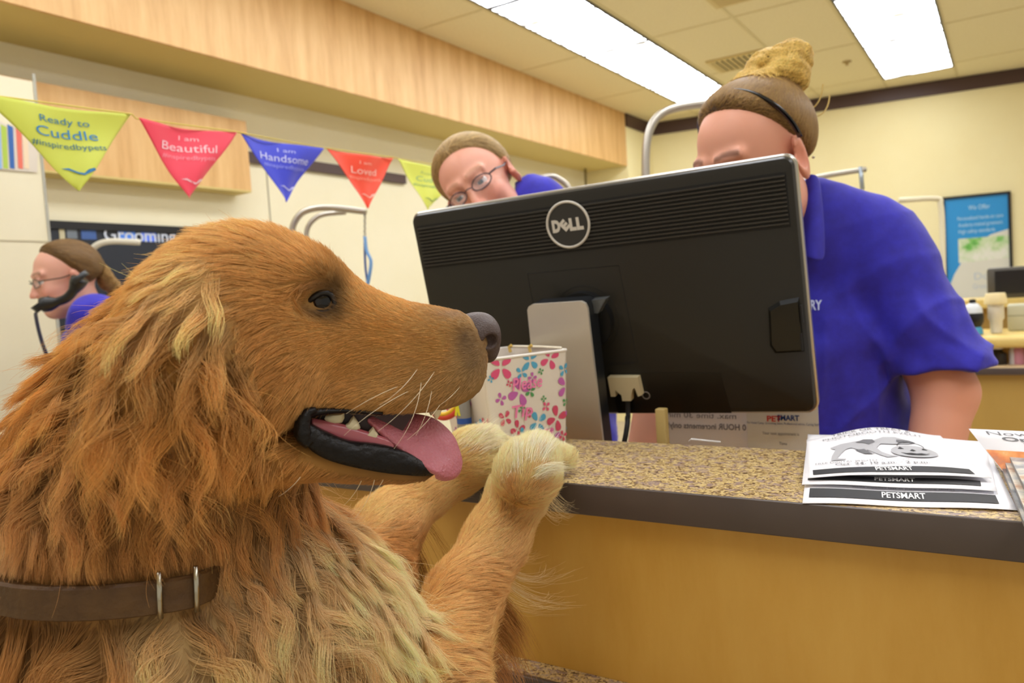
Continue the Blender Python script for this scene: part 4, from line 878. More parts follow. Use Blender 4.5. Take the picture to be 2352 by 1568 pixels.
# upper lid hood: strip rolled over the top of the eye
hood_o = np.array([on_sphere(x, y, eyec, .0132) for x, y in [(699, 703), (708, 690), (722, 676), (740, 666), (758, 667), (770, 680)]]); hood_i = hood_o-HC*.004+HB*.005
hv = np.concatenate([hood_o, hood_o+HB*.003, hood_i]); hf = [(i, i+1, i+7, i+6) for i in range(5)]+[(i+6, i+7, i+13, i+12) for i in range(5)]
obj('upper_eyelid', hv, hf, m_lid, dog)
obj('eyelid', mirror(v), f, m_lid, dog)
# nose leather
nc = HP(1111, 768)
def nose_sdf(P):
    ax = np.array([HU, HB, HC]); d = ell_(P, nc, (.0130, .0150, .0165), ax); d = smin(d, ell_(P, HP(1090, 740), (.012, .0075, .013), ax), .006)
    d = smin(d, ell_(P, HP(1122, 800), (.008, .011, .010), ax), .006)
    for s in (1, -1):
        c = HP(1100, 787)+HC*s*.0125; d = smin(d, ell_(P, HP(1101, 772)+HC*s*.0105, (.0135, .0125, .0085), ax), .004)
        d = smax(d, -ell_(P, HP(1118, 782)+HC*s*.0155, (.0050, .0045, .006), ax), .003)
        d = smax(d, -cap_(P, HP(1114, 787)+HC*s*.0165, HP(1090, 795)+HC*s*.0175, .0030, .0018), .002)
    return smax(d, -cap_(P, HP(1140, 765, 0)+HU*.003, HP(1137, 812, 0)+HU*.003, .002, .002), .002)
NV, NQ = nets(nose_sdf, nc-.04, nc+.04, .0012, 8)
obj('nose', NV, [tuple(q) for q in NQ], mat('nose_leather', '50403c', .40, spec=.45, bump=(900, .35)), dog)
# lips
def cw(a, tab, k=1): return np.interp(a, tab[:, 0], tab[:, 1])*k
def near(px, py, tab, k=1., add=0.):
    c = .03
    for _ in range(4): P = HP(px, py, c); c = cw(loc(P)[0], tab, k)+add
    return HP(px, py, c)
def ribbon(Tp, Bp, tab, k, add, th_, n=6, bulge=.003):
    """closed band between pixel curves Tp,Bp on the side of the jaw"""
    Tp = catmull(np.array(Tp, float), n); Bp = catmull(np.array(Bp, float), n); rows = []
    for t_, b_ in zip(Tp, Bp):
        o = [near(*(t_*(1-q)+b_*q), tab, k, add+bulge*math.sin(math.pi*q)) for q in np.linspace(0, 1, 6)]; i_ = [o[0]-HC*th_, o[-1]-HC*th_]; rows.append(o+[i_[1], i_[0]])
    V = np.array(rows); m_, q = V.shape[:2]; F = []
    for i in range(m_-1):
        for j in range(q): F.append((i*q+j, i*q+(j+1) % q, (i+1)*q+(j+1) % q, (i+1)*q+j))
    F.append(tuple(range(q))[::-1]); F.append(tuple((m_-1)*q+j for j in range(q))); return V.reshape(-1, 3), F
lipT = [(697, 968), (712, 975), (745, 992), (800, 1014), (870, 1022), (930, 1038), (975, 1062), (1004, 1080)]
lipB = [(699, 1008), (712, 1032), (748, 1054), (800, 1070), (870, 1084), (930, 1091), (978, 1093), (1006, 1088)]
v, f = ribbon(lipT, lipB, jw, 1.0, .0045, .012)
obj('lower_lip', v, f, m_dark, dog); obj('lower_lip', mirror(v), f, m_dark, dog)
v, f = ribbon([(694, 950), (712, 940), (760, 937), (820, 939), (880, 946)], [(694, 985), (712, 962), (760, 950), (820, 950), (880, 954)], wid, .82, .003, .008, bulge=.002)
obj('upper_lip', v, f, m_dark, dog); obj('upper_lip', mirror(v), f, m_dark, dog)
for M_ in (lambda x: x, mirror):
    cp_ = catmull(np.array([near(x, y, jw, 1.0, .004) for x, y in ((726, 941), (706, 949), (696, 966), (694, 986), (699, 1004), (712, 1020))]), 5)
    v, f = tube(cp_, np.interp(np.linspace(0, 1, len(cp_)), [0, .3, .7, 1], [.0022, .0048, .006, .004]), 12); obj('mouth_corner', M_(v), f, m_dark, dog)
m_gum = mat('gum_pink', 'b5606a', .25, spec=.6, sss=.2); m_gum2 = mat('mouth_lining', '35090c', .35, spec=.5)
v, f = ribbon([(716, 960), (745, 966), (790, 975), (840, 990), (880, 1003), (905, 1012)], [(716, 985), (745, 1002), (790, 1022), (840, 1034), (880, 1040), (905, 1045)], jw, .80, .0, .006, bulge=.002)
obj('gum', v, f, m_gum, dog); obj('gum', mirror(v), f, m_gum, dog)
poly = [loc(HP(*p))[:2] for p in [(690, 925), (800, 925), (900, 935), (960, 930), (940, 955), (905, 1010), (870, 1050), (840, 1050), (780, 1030), (700, 1000)]]
v, f = prism(poly, -.016, .016, lambda a, b, d: P0+HU*a+HB*b+HC*d); obj('mouth_lining', v, f, m_gum2, dog, smooth=False)
m_tooth = mat('tooth_enamel', 'e3d8b4', .25, spec=.6)
def tooth(pts, k, nm='tooth'):
    P = [near(x, y, jw, .78) for x, y in pts]; c = np.mean(P, 0); V = [p-HC*.0065 for p in P]+P+[c+(p-c)*.65+HC*.0018 for p in P]; n_ = len(P)
    F = [tuple(range(n_))[::-1], tuple(range(2*n_, 3*n_))]+[(i, (i+1) % n_, n_+(i+1) % n_, n_+i) for i in range(n_)]+[(n_+i, n_+(i+1) % n_, 2*n_+(i+1) % n_, 2*n_+i) for i in range(n_)]
    for M_ in (lambda x: x, mirror): o = obj(nm, M_(np.array(V)), F, m_tooth, dog, auto=50)
tooth([(745, 962), (748, 955), (762, 951), (778, 950), (791, 948), (791, 960), (786, 970), (770, 974), (752, 970)], 0)
tooth([(790, 978), (800, 972), (806, 962), (812, 955), (819, 964), (824, 972), (828, 982), (822, 990), (806, 990), (794, 987)], 1)
tooth([(838, 1000), (846, 993), (850, 988), (857, 980), (863, 990), (869, 998), (870, 1006), (858, 1010), (842, 1007)], 2)
v, f = tube([HP(1003, 935, .018), HP(1003, 950, .018), HP(1002, 964, .018)], [.004, .003, .0006], 8)
for M_ in (lambda x: x, mirror): obj('canine_tooth', M_(v), f, m_tooth, dog)
# tongue
nearE = catmull(np.array([(842, 960), (878, 995), (925, 1035), (965, 1066), (1000, 1084)], float), 6); farE = catmull(np.array([(880, 950), (940, 946), (1000, 958), (1042, 995), (1058, 1032)], float), 6)
K_ = len(nearE); rows = []
for i in range(K_):
    t = i/(K_-1); 
    for q in np.linspace(0, 1, 11):
        p = nearE[i]*(1-q)+farE[i]*q
        c = (.024+.006*t)*(1-q)+(-.010+.012*t)*q
        grv = -.0045*math.exp(-((q-.5)/.13)**2)*min(1, t*3)*(1-.6*t)+.003*math.sin(math.pi*q)
        rows.append(HP(p[0], p[1], c)+(HB*.6+HC*.6)*grv)
tip = catmull(np.array([(1000, 1084), (1022, 1084), (1045, 1068), (1057, 1048), (1058, 1032)], float), 4)
R_t = np.array(rows).reshape(K_, 11, 3)
# rounded end
ext_ = []
for s_ in (.35, .65, .88, 1.0):
    row = []
    for q in np.linspace(0, 1, 11):
        base_ = nearE[-1]*(1-q)+farE[-1]*q; bul = 34*math.sin(math.pi*q)**.6*s_; dirp = np.array([.72, .69]); p = base_+dirp*bul
        row.append(HP(p[0], p[1], .030*(1-q)+.002*q)+(HB*.6+HC*.6)*(.003*math.sin(math.pi*q)*(1-s_)-.004*s_**3))
    ext_.append(row)
R_t = np.concatenate([R_t, np.array(ext_)]); K2 = len(R_t); n_ = K2*11
Vt = np.concatenate([R_t.reshape(-1, 3), (R_t-(HB*.65+HC*.75)*.006).reshape(-1, 3)]); Ft = []
for i in range(K2-1):
    for j in range(10): a = i*11+j; Ft += [(a, a+1, a+12, a+11), (n_+a+11, n_+a+12, n_+a+1, n_+a)]
bd = [i*11 for i in range(K2)]+[(K2-1)*11+j for j in range(1, 11)]+[i*11+10 for i in range(K2-2, -1, -1)]+[j for j in range(9, 0, -1)]
for k in range(len(bd)): a, b = bd[k], bd[(k+1) % len(bd)]; Ft.append((a, b, n_+b, n_+a))
to = obj('tongue', Vt, Ft, mat('tongue_pink', 'c0707c', .3, spec=.5, sss=.15, bump=(500, .35)), dog)
sb_ = to.modifiers.new('sub', 'SUBSURF'); sb_.levels = 1; sb_.render_levels = 2

# ---- collar
e1_ = nrm(np.cross(CLn, HU)); e2_ = np.cross(CLn, e1_); ring = []
for a in np.linspace(0, 2*np.pi, 73)[:-1]:
    dr = e1_*math.cos(a)+e2_*math.sin(a); h = S.bvh.ray_cast(Vector(CLc+dr*.35), Vector(-dr)); r_ = .35-h[3] if h[0] else .13; ring.append((dr, min(r_, .17)))
rr0 = np.array([r for _, r in ring]); rr0 = (rr0+np.roll(rr0, 1)+np.roll(rr0, -1)+np.roll(rr0, 2)+np.roll(rr0, -2))/5
Vc = []; 
for k_, ((dr, _), r) in enumerate(zip(ring, rr0)):
    q_ = proj(CLc+dr*(r+.01)); s_q = min(max((q_[0]-430)/130, 0), 1) if q_[2] < .64 else 1.; r = r-.018*s_q*s_q*(3-2*s_q); rr0[k_] = r
    for o_, h_ in ((.011, -.0115), (.0135, -.010), (.0135, .010), (.011, .0115), (.004, .010), (.004, -.010)): Vc.append(CLc+dr*(r+o_)+CLn*h_)
n_ = len(ring); Fc = [(i*6+j, i*6+(j+1) % 6, ((i+1) % n_)*6+(j+1) % 6, ((i+1) % n_)*6+j) for i in range(n_) for j in range(6)]
print('collar', [(int(a), int(b), round(float(c), 3)) for a, b, c in [proj(Vc[i*6+1]) for i in range(0, n_, 6)]])
collar = obj('collar', Vc, Fc, ramp_mat('collar_leather', [(.3, '4a3010'), (.7, '5e411c')], 60, rough=.55, bump=.3), dog, auto=40)
m_steel = mat('steel', 'b8b4a4', .25, metal=1)
for px_, nm in ((367, 'buckle_bar'), (458, 'buckle_bar')):
    i = min(range(n_), key=lambda i: abs(proj(Vc[i*6+1])[0]-px_)+(1e3 if (np.array(Vc[i*6+1])-CLc)@FWD > 0 else 0)); dr, r = ring[i][0], rr0[i]
    v, f = tube([CLc+dr*(r+.0150)+CLn*h_ for h_ in (-.018, 0, .013)], .0019, 8); obj(nm, v, f, m_steel, collar)
# ---- coat
MZa = [loc(HP(x, 900))[0] for x in (702, 1130)]; a_nose = loc(HP(1098, 760))[0]
def bare(P):
    a, b, c = loc(P); inm = (a > MZa[0]) & (a < MZa[1]) & (b < np.interp(a, bot[:, 0], bot[:, 1])+.003) & (b > np.interp(a, jt[:, 0], jt[:, 1])-.004)
    e1 = np.linalg.norm(P-eyec, axis=1) < .0150; e2 = np.linalg.norm(P-mirror(eyec), axis=1) < .0150
    px, py, _ = proj(P)
    lipz = (b < np.interp(a, jt[:, 0], jt[:, 1])) & (b > np.interp(a, [loc(HP(*p))[0] for p in lipB], [loc(HP(*p))[1] for p in lipB])) & (a > MZa[0]-.003)
    ns = nose_sdf(P) < .001
    ns |= (np.abs((P-CLc)@CLn) < .013) & (np.linalg.norm(P-CLc, axis=1) < .2) & (px < 480)
    return inm | e1 | e2 | lipz | ns
tc_ = DV[S.T].mean(1); tg = part_id(tc_); tprm, _ = field(tc_, tg); tn = S.N; tx, ty, tz = proj(tc_)
vis = (tx > -120) & (tx < 2450) & (ty > 300) & (ty < 1680) & (tc_[:, 2] > .7)
facing = ((CAMP-tc_)*tn).sum(1)/np.linalg.norm(CAMP-tc_, axis=1)
base_w = np.where(vis, np.where(facing > -.25, 1., .22), .05); bm_ = bare(tc_); base_w = np.where(bm_, 0, base_w)
L_t = tprm[:, 4]
def grow(P, N, prm, K=9, seed=0):
    n = len(P); L = prm[:, 4]*.01*(.85+.3*rng.random(n)); fl = prm[:, 2:4]+rng.normal(0, .10, (n, 2))*np.clip(prm[:, 4:5]/3, .35, 1.5)
    flow = fl[:, :1]*RIGHT-fl[:, 1:2]*UPV; nf = (N@(-FWD))  # screen flow
    T_ = flow-(flow*N).sum(1)[:, None]*N; tl = np.linalg.norm(T_, axis=1); T_ = T_/(tl[:, None]+1e-6)
    lift = prm[:, 5]; wav = prm[:, 6]; ph = rng.random(n)*6.28; fr = rng.uniform(.7, 1.3, n); side = np.cross(N, T_)
    pts = np.zeros((n, K, 3)); pts[:, 0] = P; cur = P.copy(); d = T_*(1-lift[:, None]*.5)+N*(lift+.12)[:, None]; d /= np.linalg.norm(d, axis=1)[:, None]
    grav = np.array([0, 0, -1.])
    for k in range(1, K):
        t = k/(K-1); amp = (wav*1.15*np.clip(L/.06, 0, 1.3))[:, None]
        dd = d+grav*(np.clip(L-.02, 0, .1)[:, None]*9*t)+side*amp*np.sin(ph+fr*6.28*t)[:, None]*.8+N*amp*.35*np.cos(ph*1.7+fr*6.28*t)[:, None]
        dd /= np.linalg.norm(dd, axis=1)[:, None]; nxt = cur+dd*(L/(K-1))[:, None]
        clr = (.0008+.10*L*math.sin(math.pi*min(t, .8)))*(.5+lift*1.5)
        for i in np.nonzero(L > .009)[0]:
            h = S.bvh.find_nearest(Vector(nxt[i]))
            if h[0] is not None:
                q = np.array(h[0]); nn = np.array(h[1]); s_ = (nxt[i]-q)@nn
                if s_ < clr[i]: nxt[i] = nxt[i]+nn*(clr[i]-s_)
        pts[:, k] = nxt; cur = nxt
        d = dd*.6+d*.4
    return pts
from mathutils.kdtree import KDTree
def coat(nG, nS, wtri, name, K=8, rscale=1.0, clump_k=1.0):
    gd = wtri*np.where(L_t > 3.2, .22, np.clip(2.2/np.maximum(L_t, .5), .5, 5))
    PG, NG, TG = S.sample(nG, gd); gg = part_id(PG); pg, cg = field(PG, gg); GP = grow(PG, NG, pg, K)
    crand = rng.normal(0, 1, nG)
    tree = KDTree(nG)
    for i, p in enumerate(PG): tree.insert(Vector(p+NG[i]*.01), i)
    tree.balance()
    sd = wtri*np.clip(2.4/np.maximum(L_t, .8), .85, 2.2)
    PS, NS, TS = S.sample(nS, sd); m = ~bare(PS); PS, NS = PS[m], NS[m]; n = len(PS); gs = part_id(PS); ps, cs_ = field(PS, gs)
    I = np.zeros((n, 3), int); Dd = np.zeros((n, 3))
    for i in range(n):
        for k, (co, idx, dist) in enumerate(tree.find_n(Vector(PS[i]+NS[i]*.01), 3)): I[i, k] = idx; Dd[i, k] = dist
    ok = (gg[I] == gs[:, None]) | (np.arange(3) == 0)
    w_ = ok/(Dd+.0008)**2; w_ /= w_.sum(1)[:, None]; rel = GP-GP[:, :1]
    R = (rel[I]*w_[:, :, None, None]).sum(1)
    t = np.linspace(0, 1, K); long_ = np.clip(ps[:, 4]/3.6, .12, 1)
    cl = (long_[:, None]*.97*clump_k)*(t[None]**.65)*rng.uniform(.72, 1.0, (n, 1))**.8; R1 = rel[I[:, 0]]; R = R*(1-cl[..., None])+R1*cl[..., None]
    off = (PG[I[:, 0]]-PS)*.9; far_ = np.linalg.norm(off, axis=1) > .03; off[far_] = 0
    ls = rng.uniform(.72, 1.12, n)[:, None, None]
    pts = PS[:, None]+R*ls+off[:, None]*cl[..., None]
    # fine frizz
    fz_ = rng.normal(0, 1, (n, 3)); pts += fz_[:, None]*(t**1.5)[None, :, None]*(ps[:, 4]*.01*.035)[:, None, None]
    stray = rng.random(n) < .04; pts[stray] += (rng.normal(0, 1, (stray.sum(), 3))[:, None]*(t**1.3)[None, :, None]*(ps[stray, 4]*.01*.22)[:, None, None])
    cc_ = crand[I[:, 0]]; var = np.exp(.13*rng.normal(0, 1, n)+.14*np.clip(cc_, -1.5, 1.5)*np.clip(ps[:, 4]/3, .25, 1)); base_c = cs_*var[:, None]
    hue = rng.normal(0, .022, n)[:, None]*np.array([-.5, .6, 1.5]); base_c = base_c*(1+hue)
    lg_ = np.clip((ps[:, 4]-1)/3.5, 0, 1)[:, None]; root_shade = (1+.08*(t[None]-.3))*(1-lg_)+(.50+.85*t[None]**.8)*lg_  # long hairs: shade between locks put into the colour, dark roots, pale tips
    colr = np.clip(base_c[:, None]*root_shade[..., None], 0, .95)
    r0 = (.00011+.00003*np.clip(ps[:, 4]/5, 0, 1))*rscale*np.where(proj(PS)[1] > 1700, 2.5, 1.)
    rad = r0[:, None]*(1-.75*t[None]**1.6)
    print(name, n, _t.time()-_t0)
    return pts, rad, colr
m_fur = hair_mat('fur_hair', .42, .30, .18)
NSTR = int(globals().get('NSTR', 230000))
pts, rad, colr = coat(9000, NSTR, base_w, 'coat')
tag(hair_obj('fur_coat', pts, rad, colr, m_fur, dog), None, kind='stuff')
# whiskers
wk = [((835, 940), (960, 845), .8, .03), ((905, 895), (1000, 850), .6, .026), ((925, 1020), (1000, 845), .3, .03)]
def whisk(p0, p1, bend, c0, c1):
    a, b = np.array(p0, float), np.array(p1, float); m_ = (a+b)/2+np.array([(b-a)[1], -(b-a)[0]])*bend
    A_, M2, B_2 = near(*a, wid, .9, .003), HP(m_[0], m_[1], c1), HP(b[0], b[1], c1); t = np.linspace(0, 1, 12)[:, None]; return (1-t)**2*A_+2*t*(1-t)*M2+t*t*B_2
WK = [whisk((962, 842), (872, 930), .12, 0, .055), whisk((1003, 845), (868, 990), .10, 0, .06), whisk((968, 870), (905, 1030), .16, 0, .055), whisk((992, 893), (955, 1000), .1, 0, .05), whisk((920, 885), (795, 950), -.06, 0, .055), whisk((945, 895), (790, 1000), -.08, 0, .062), whisk((1010, 930), (935, 1010), .08, 0, .05),
      whisk((690, 1095), (640, 1140), .1, 0, .05), whisk((860, 1102), (815, 1190), .12, 0, .03), whisk((880, 1102), (850, 1140), .1, 0, .03), whisk((830, 1104), (790, 1160), .1, 0, .03), whisk((1062, 880), (1010, 930), .1, 0, .04)]
WK = np.array(WK); N_ = len(WK); tt_ = np.linspace(0, 1, 12)
tag(hair_obj('whiskers', WK, np.repeat((.00026*(1-.7*tt_))[None], N_, 0), np.ones((N_, 12, 3))*np.array(lin('efe0c0')[:3]), m_fur, dog), None, kind='stuff')

# feathering: long loose wisps behind the forelegs
def wisps(cpx, D0, D1, n, spr0, spr1, c, L0=.9):
    C_ = np.array(cpx, float); tt = np.linspace(0, 1, 10); B = np.stack([(1-tt)**3, 3*tt*(1-tt)**2, 3*tt**2*(1-tt), tt**3], 1)
    out = []
    for _ in range(n):
        o0 = rng.normal(0, spr0, 2); o1 = rng.normal(0, spr1, 2); Q = C_+np.outer([0, .33, .66, 1], o1)+o0; Q[3] = Q[0]+(Q[3]-Q[0])*rng.uniform(.6, 1.08); p = B@Q; dj = rng.normal(0, .006)
        Dr, Dt = D0, D1
        if D0 is None:
            h_ = S.hit(*p[0])[0]
            if h_ is None: continue
            Dr = (h_-CAMP)@FWD-.002; Dt = Dr+D1
        out.append(np.array([W(x, y, (Dr+dj*.3)*(1-t)+Dt*t) for (x, y), t in zip(p, tt)]))
    return np.array(out), np.array(lin(c)[:3])
WS = [([(1140, 1290), (1190, 1345), (1250, 1345), (1312, 1312)], .84, .86, 26, 7, 9, 'ecd0a0'), ([(1150, 1330), (1200, 1370), (1260, 1395), (1318, 1385)], .83, .86, 26, 7, 9, 'ecd0a0'), ([(1145, 1360), (1180, 1400), (1230, 1410), (1305, 1402)], .82, .85, 18, 7, 10, 'e8c890'),
      ([(1120, 1360), (1170, 1400), (1195, 1450), (1205, 1490)], .80, .82, 260, 10, 16, 'b07a40'), ([(1110, 1400), (1150, 1440), (1190, 1500), (1195, 1550)], .79, .80, 300, 14, 18, 'c08a4c'), ([(1080, 1470), (1130, 1500), (1170, 1560), (1180, 1620)], .77, .78, 260, 16, 18, 'c9935a'), ([(1130, 1250), (1180, 1280), (1215, 1290), (1240, 1275)], .85, .86, 30, 8, 8, 'e2bb80'),
      ([(1245, 1120), (1280, 1165), (1300, 1180), (1320, 1178)], .895, .90, 40, 8, 8, 'ecd4a4'), ([(1245, 1160), (1270, 1190), (1290, 1195), (1305, 1190)], .89, .90, 30, 8, 7, 'e6c892'),
      ([(905, 1220), (950, 1270), (980, 1330), (970, 1420)], .88, .87, 220, 16, 22, 'a8743a'), ([(880, 1290), (930, 1340), (950, 1410), (940, 1480)], .86, .85, 260, 16, 20, 'b07c3e'), ([(860, 1350), (900, 1400), (920, 1460), (905, 1530)], .84, .83, 220, 14, 18, 'b88444'), ([(960, 1180), (1000, 1230), (1020, 1280), (1035, 1300)], .92, .92, 24, 14, 14, 'b8843f'),
      ([(700, 1150), (760, 1180), (800, 1230), (850, 1190)], .63, .66, 60, 14, 16, 'e8c794'), ([(760, 1290), (850, 1290), (900, 1360), (880, 1440)], .62, .66, 200, 22, 22, 'e6c492'), ([(800, 1380), (900, 1400), (940, 1470), (880, 1520)], .63, .67, 160, 20, 20, 'e0bb84')]
WS += [([(1188, 1075), (1185, 1045), (1192, 1020), (1182, 1000)], None, .02, 60, 8, 6, 'fff2d6'), ([(1222, 1050), (1226, 1025), (1232, 1005), (1244, 990)], None, .025, 120, 9, 7, 'fff2d6'), ([(1245, 1050), (1258, 1025), (1266, 1008), (1276, 998)], None, .02, 90, 8, 7, 'fff2d6'), ([(1235, 1090), (1262, 1072), (1285, 1070), (1304, 1076)], None, .0, 110, 7, 6, 'fff2d6'),
       ([(1150, 1095), (1158, 1070), (1160, 1050), (1172, 1025)], None, .01, 60, 8, 6, 'fff2d6'),
       ([(1080, 1025), (1100, 1003), (1120, 985), (1150, 968)], None, .03, 110, 10, 8, 'f6e6c6'), ([(1110, 1030), (1140, 1012), (1160, 1008), (1178, 1015)], None, .02, 80, 9, 8, 'f6e6c6'), ([(1060, 1015), (1085, 995), (1110, 985), (1130, 972)], None, .02, 70, 8, 8, 'f6e6c6')]
PP = []; CC = []
for cp, d0, d1, n, s0, s1, c in WS:
    o, cl_ = wisps(cp, d0, d1, n, s0, s1, c)
    if len(o): PP.append(o); CC.append(np.ones((len(o), 10, 3))*cl_*np.exp(rng.normal(0, .15, (len(o), 1, 1))))
PP = np.concatenate(PP); CC = np.clip(np.concatenate(CC), 0, .95); tt_ = np.linspace(0, 1, 10)
tag(hair_obj('leg_feathering', PP, np.repeat((.00015*(1-.7*tt_))[None], len(PP), 0), CC, m_fur, dog), None, kind='stuff')

# red strap and tag at the chest
sp_ = catmull(np.array([W(806, 1470, .585), W(822, 1505, .58), W(836, 1545, .58), (W(846, 1600, .59))]), 6)
v, f = tube(sp_, .0042, 10, flat=.45, up=tuple(RIGHT)); obj('leash_strap', v, f, mat('strap_oxblood', '5e1f16', .4), dog)
tg_c = W(694, 1556, .552); v, f = lathe([(.0, -.002), (.016, -.002), (.0175, 0), (.016, .002), (.0, .002)], 28, (0, 0, 0)); ax_t = np.array([RIGHT, UPV, -FWD]); obj('collar_tag', v@ax_t+tg_c, f, mat('tag_red', '5e1218', .6), dog)
# ------------------------------------------------------------------ bunting
BXP = -1.6
rows = [((-52, 214), (303, 262), (182, 438), 'd3dc55', [('Ready to', .16, .080, .34, '3e86a8'), ('Cuddle', .31, .115, .42, '3e8fc4'), ('#inspiredbypets', .455, .070, .50, '3c7c8e')], '2f7fb8', 'largest pennant, yellow green with blue lettering, at the left end of the bunting'),
        ((312, 272), (548, 303), (432, 455), 'f5445c', [('I am', .14, .065, .18, 'ffc4cf'), ('Beautiful', .28, .12, .52, 'ffd2da'), ('#inspiredbypets', .42, .065, .50, 'ff9fb0')], 'ffd2da', 'pink pennant with pale lettering hanging between the yellow and the blue pennant'),
        ((553, 305), (745, 340), (655, 464), '3a45d8', [('I am', .13, .065, .18, 'c8ccff'), ('Handsome', .27, .13, .56, 'd4d8ff'), ('#inspiredbypets', .41, .065, .50, '9aa2f5')], 'c8ccff', 'blue pennant with white Handsome lettering in the middle of the bunting'),
        ((750, 340), (908, 362), (845, 478), 'fb4a28', [('I am', .15, .06, .18, 'ffc0ae'), ('Loved', .30, .13, .40, 'ffcabb'), ('#inspiredbypets', .44, .065, .48, 'ffa890')], 'ffc0ae', 'orange red pennant hanging above the left grooming arm'),
        ((913, 364), (1062, 388), (985, 482), 'e6ee62', [('Ready to', .18, .06, .32, 'b4c878'), ('Cuddle', .32, .11, .42, '9fc48a'), ('#inspiredbypets', .46, .06, .48, '7ea878')], 'a4c070', 'yellow pennant at the right end of the bunting, half behind the woman in glasses')]
top_pts = []
for pi_, (a, b, c, col_, txts, logo, lab) in enumerate(rows):
    A, B, Cc = onax(*a, 0, BXP), onax(*b, 0, BXP), onax(*c, 0, BXP); top_pts += [A, B]
    def PS_(u, v, d=0, A=A, B=B, Cc=Cc, k=pi_):
        T = A*(1-u)+B*u+np.array([0, 0, -.007*math.sin(math.pi*u)]); P = T*(1-v)+Cc*v
        fold = .006*math.sin(u*9+k)*(1-v)+.007*math.sin(u*4+v*5+k*2)*(1-v*.6)+.006*math.sin((u-.5)*14*(1-v)+k)*v
        return P+np.array([fold+d, 0, 0])
    t = thing('pennant', lab, 'pennant', tuple(A*.5+B*.5), 'pennants of the bunting')
    v, f = sheet(PS_, 30, 26, -.0008, (1, 0, 0)); obj('cloth', v, f, mat('cloth_'+col_, col_, .55, sheen=.2), t)
    for s_, vv, hh_, ww_, tc__ in txts:
        mb = MB(); Ht = .20
        def PT(x, y, PS_=PS_): 
            v_ = y; wd_ = 1-v_; return PS_(.5+(x-.5)/max(wd_, .2)*1.0+.0, v_, .0016)
        tv, tf, tw = text_geo(s_, .0, 0)
        xs = .5+(tv[:, 0]-(tv[:, 0].max()+tv[:, 0].min())/2)*(ww_/tw); ys = vv-(tv[:, 1]-.35)*(hh_/.7)
        mb.add(np.array([PT(x, y) for x, y in zip(xs, ys)]), tf); mb.build('lettering', mat('letter_'+tc__, tc__, .6), t, smooth=False)
    mb = MB(); u0 = [(-.10, 0), (-.05, -.015), (.0, .03), (.03, .045), (.06, .0), (.10, -.02), (.11, .01), (.07, .035), (.03, .07), (.0, .055), (-.05, .01)]
    mb.add(np.array([PT(.52+x, .74+y) for x, y in u0]), [tuple(range(len(u0)))]); mb.build('pet_mark', mat('mark_'+logo, logo, .6), t, smooth=False)
sp = np.array([top_pts[0]+(top_pts[0]-top_pts[1])*.6]+top_pts+[top_pts[-1]+(top_pts[-1]-top_pts[-2])*1.5]); 
v, f = tube(sp, .0016, 6); tag(obj('bunting_string', v, f, mat('string', 'd9c65a', .7)), 'thin string the row of coloured pennants hangs from', 'string')
# striped paper on the partition
ps = thing('striped_poster', 'paper with green, blue and orange stripes pinned on the wall at the left edge', 'poster', tuple(onax(40, 330, 0, PX_)))
X_ = PX_+.004
def PP_(px, py, o=0): P = onax(px, py, 0, X_+o); return P
def pquad(name, pts, m, par, o=0, th_=.001):
    V = [PP_(*p, o) for p in pts]; V2 = [v+np.array([-th_, 0, 0]) for v in V]; n_ = len(V)
    return obj(name, V+V2, [tuple(range(n_)), tuple(range(n_, 2*n_))[::-1]]+[(i, (i+1) % n_, n_+(i+1) % n_, n_+i) for i in range(n_)], m, par, smooth=False)
pquad('sheet', [(-60, 240), (86, 330), (86, 396), (-60, 384)], mat('paper_cream', 'd6ccbc', .7), ps)
for (x0, c) in ((-12, '8fb4dc'), (2, 'a9c24a'), (17, '2f62a8'), (36, 'e0705c'), (50, 'e6cfae')):
    pquad('stripe', [(x0, 285), (x0+13, 292), (x0+17, 388), (x0+6, 386)], mat('stripe_'+c, c, .6), ps, .0012, .0008)

# ------------------------------------------------------------------ grooming arms
m_chrome = mat('chrome_tube', 'b9b3a8', .3, metal=.8)
def arm(label, pts, D, r, down_to=0.0, extra=None, name='grooming_arm', m=m_chrome, n=6):
    P = [W(x, y, D) for x, y in pts]; base = P[0].copy(); base[2] = down_to
    t = thing('curved_stand', label, 'grooming stand', tuple(base)); Q = catmull(np.array(P), n)
    Q = np.concatenate([[base], [[P[0][0], P[0][1], P[0][2]-.05]], Q]); v, f = tube(Q, r, 12); obj('bent_tube', v, f, m, t)
    v, f = lathe([(.09, 0), (.09, .008), (.03, .02), (r*1.6, .03), (r*1.6, .06)], 24, (base[0], base[1], down_to)); obj('foot', v, f, m_fix, t, auto=40)
    return t
t = arm('curved silver grooming arm with hanging leash left of the monitor', [(671, 560), (673, 520), (690, 492), (716, 480), (760, 477), (842, 486)], 2.7, .0115)
ch = MB()
for k in range(9): P = W(838, 492+k*6, 2.7); ch.add(*tube([P+np.array([.004*math.cos(a)*(k % 2), .004*math.cos(a)*(1-k % 2), .007*math.sin(a)]) for a in np.linspace(0, 2*np.pi, 9)[:-1]], .0016, 5, closed=True, caps=False))
ch.build('chain', m_steel, t)
le = thing('grooming_leash', 'light blue nylon leash hanging from the chain of the left grooming arm', 'leash', tuple(W(842, 545, 2.7)))
v, f = tube(catmull([W(838, 543, 2.7), W(842, 575, 2.7), W(852, 600, 2.7), W(848, 635, 2.7), W(842, 660, 2.7)], 6), .0085, 8, flat=.35); obj('strap', v, f, mat('leash_blue', '6fa0d8', .6), le)
v, f = tube(catmull([W(838, 543, 2.7), W(838, 580, 2.7), W(840, 620, 2.7), W(845, 652, 2.7)], 6), .006, 8, flat=.35); obj('strap_back', v, f, mat('leash_navy', '3d5f9c', .6), le)
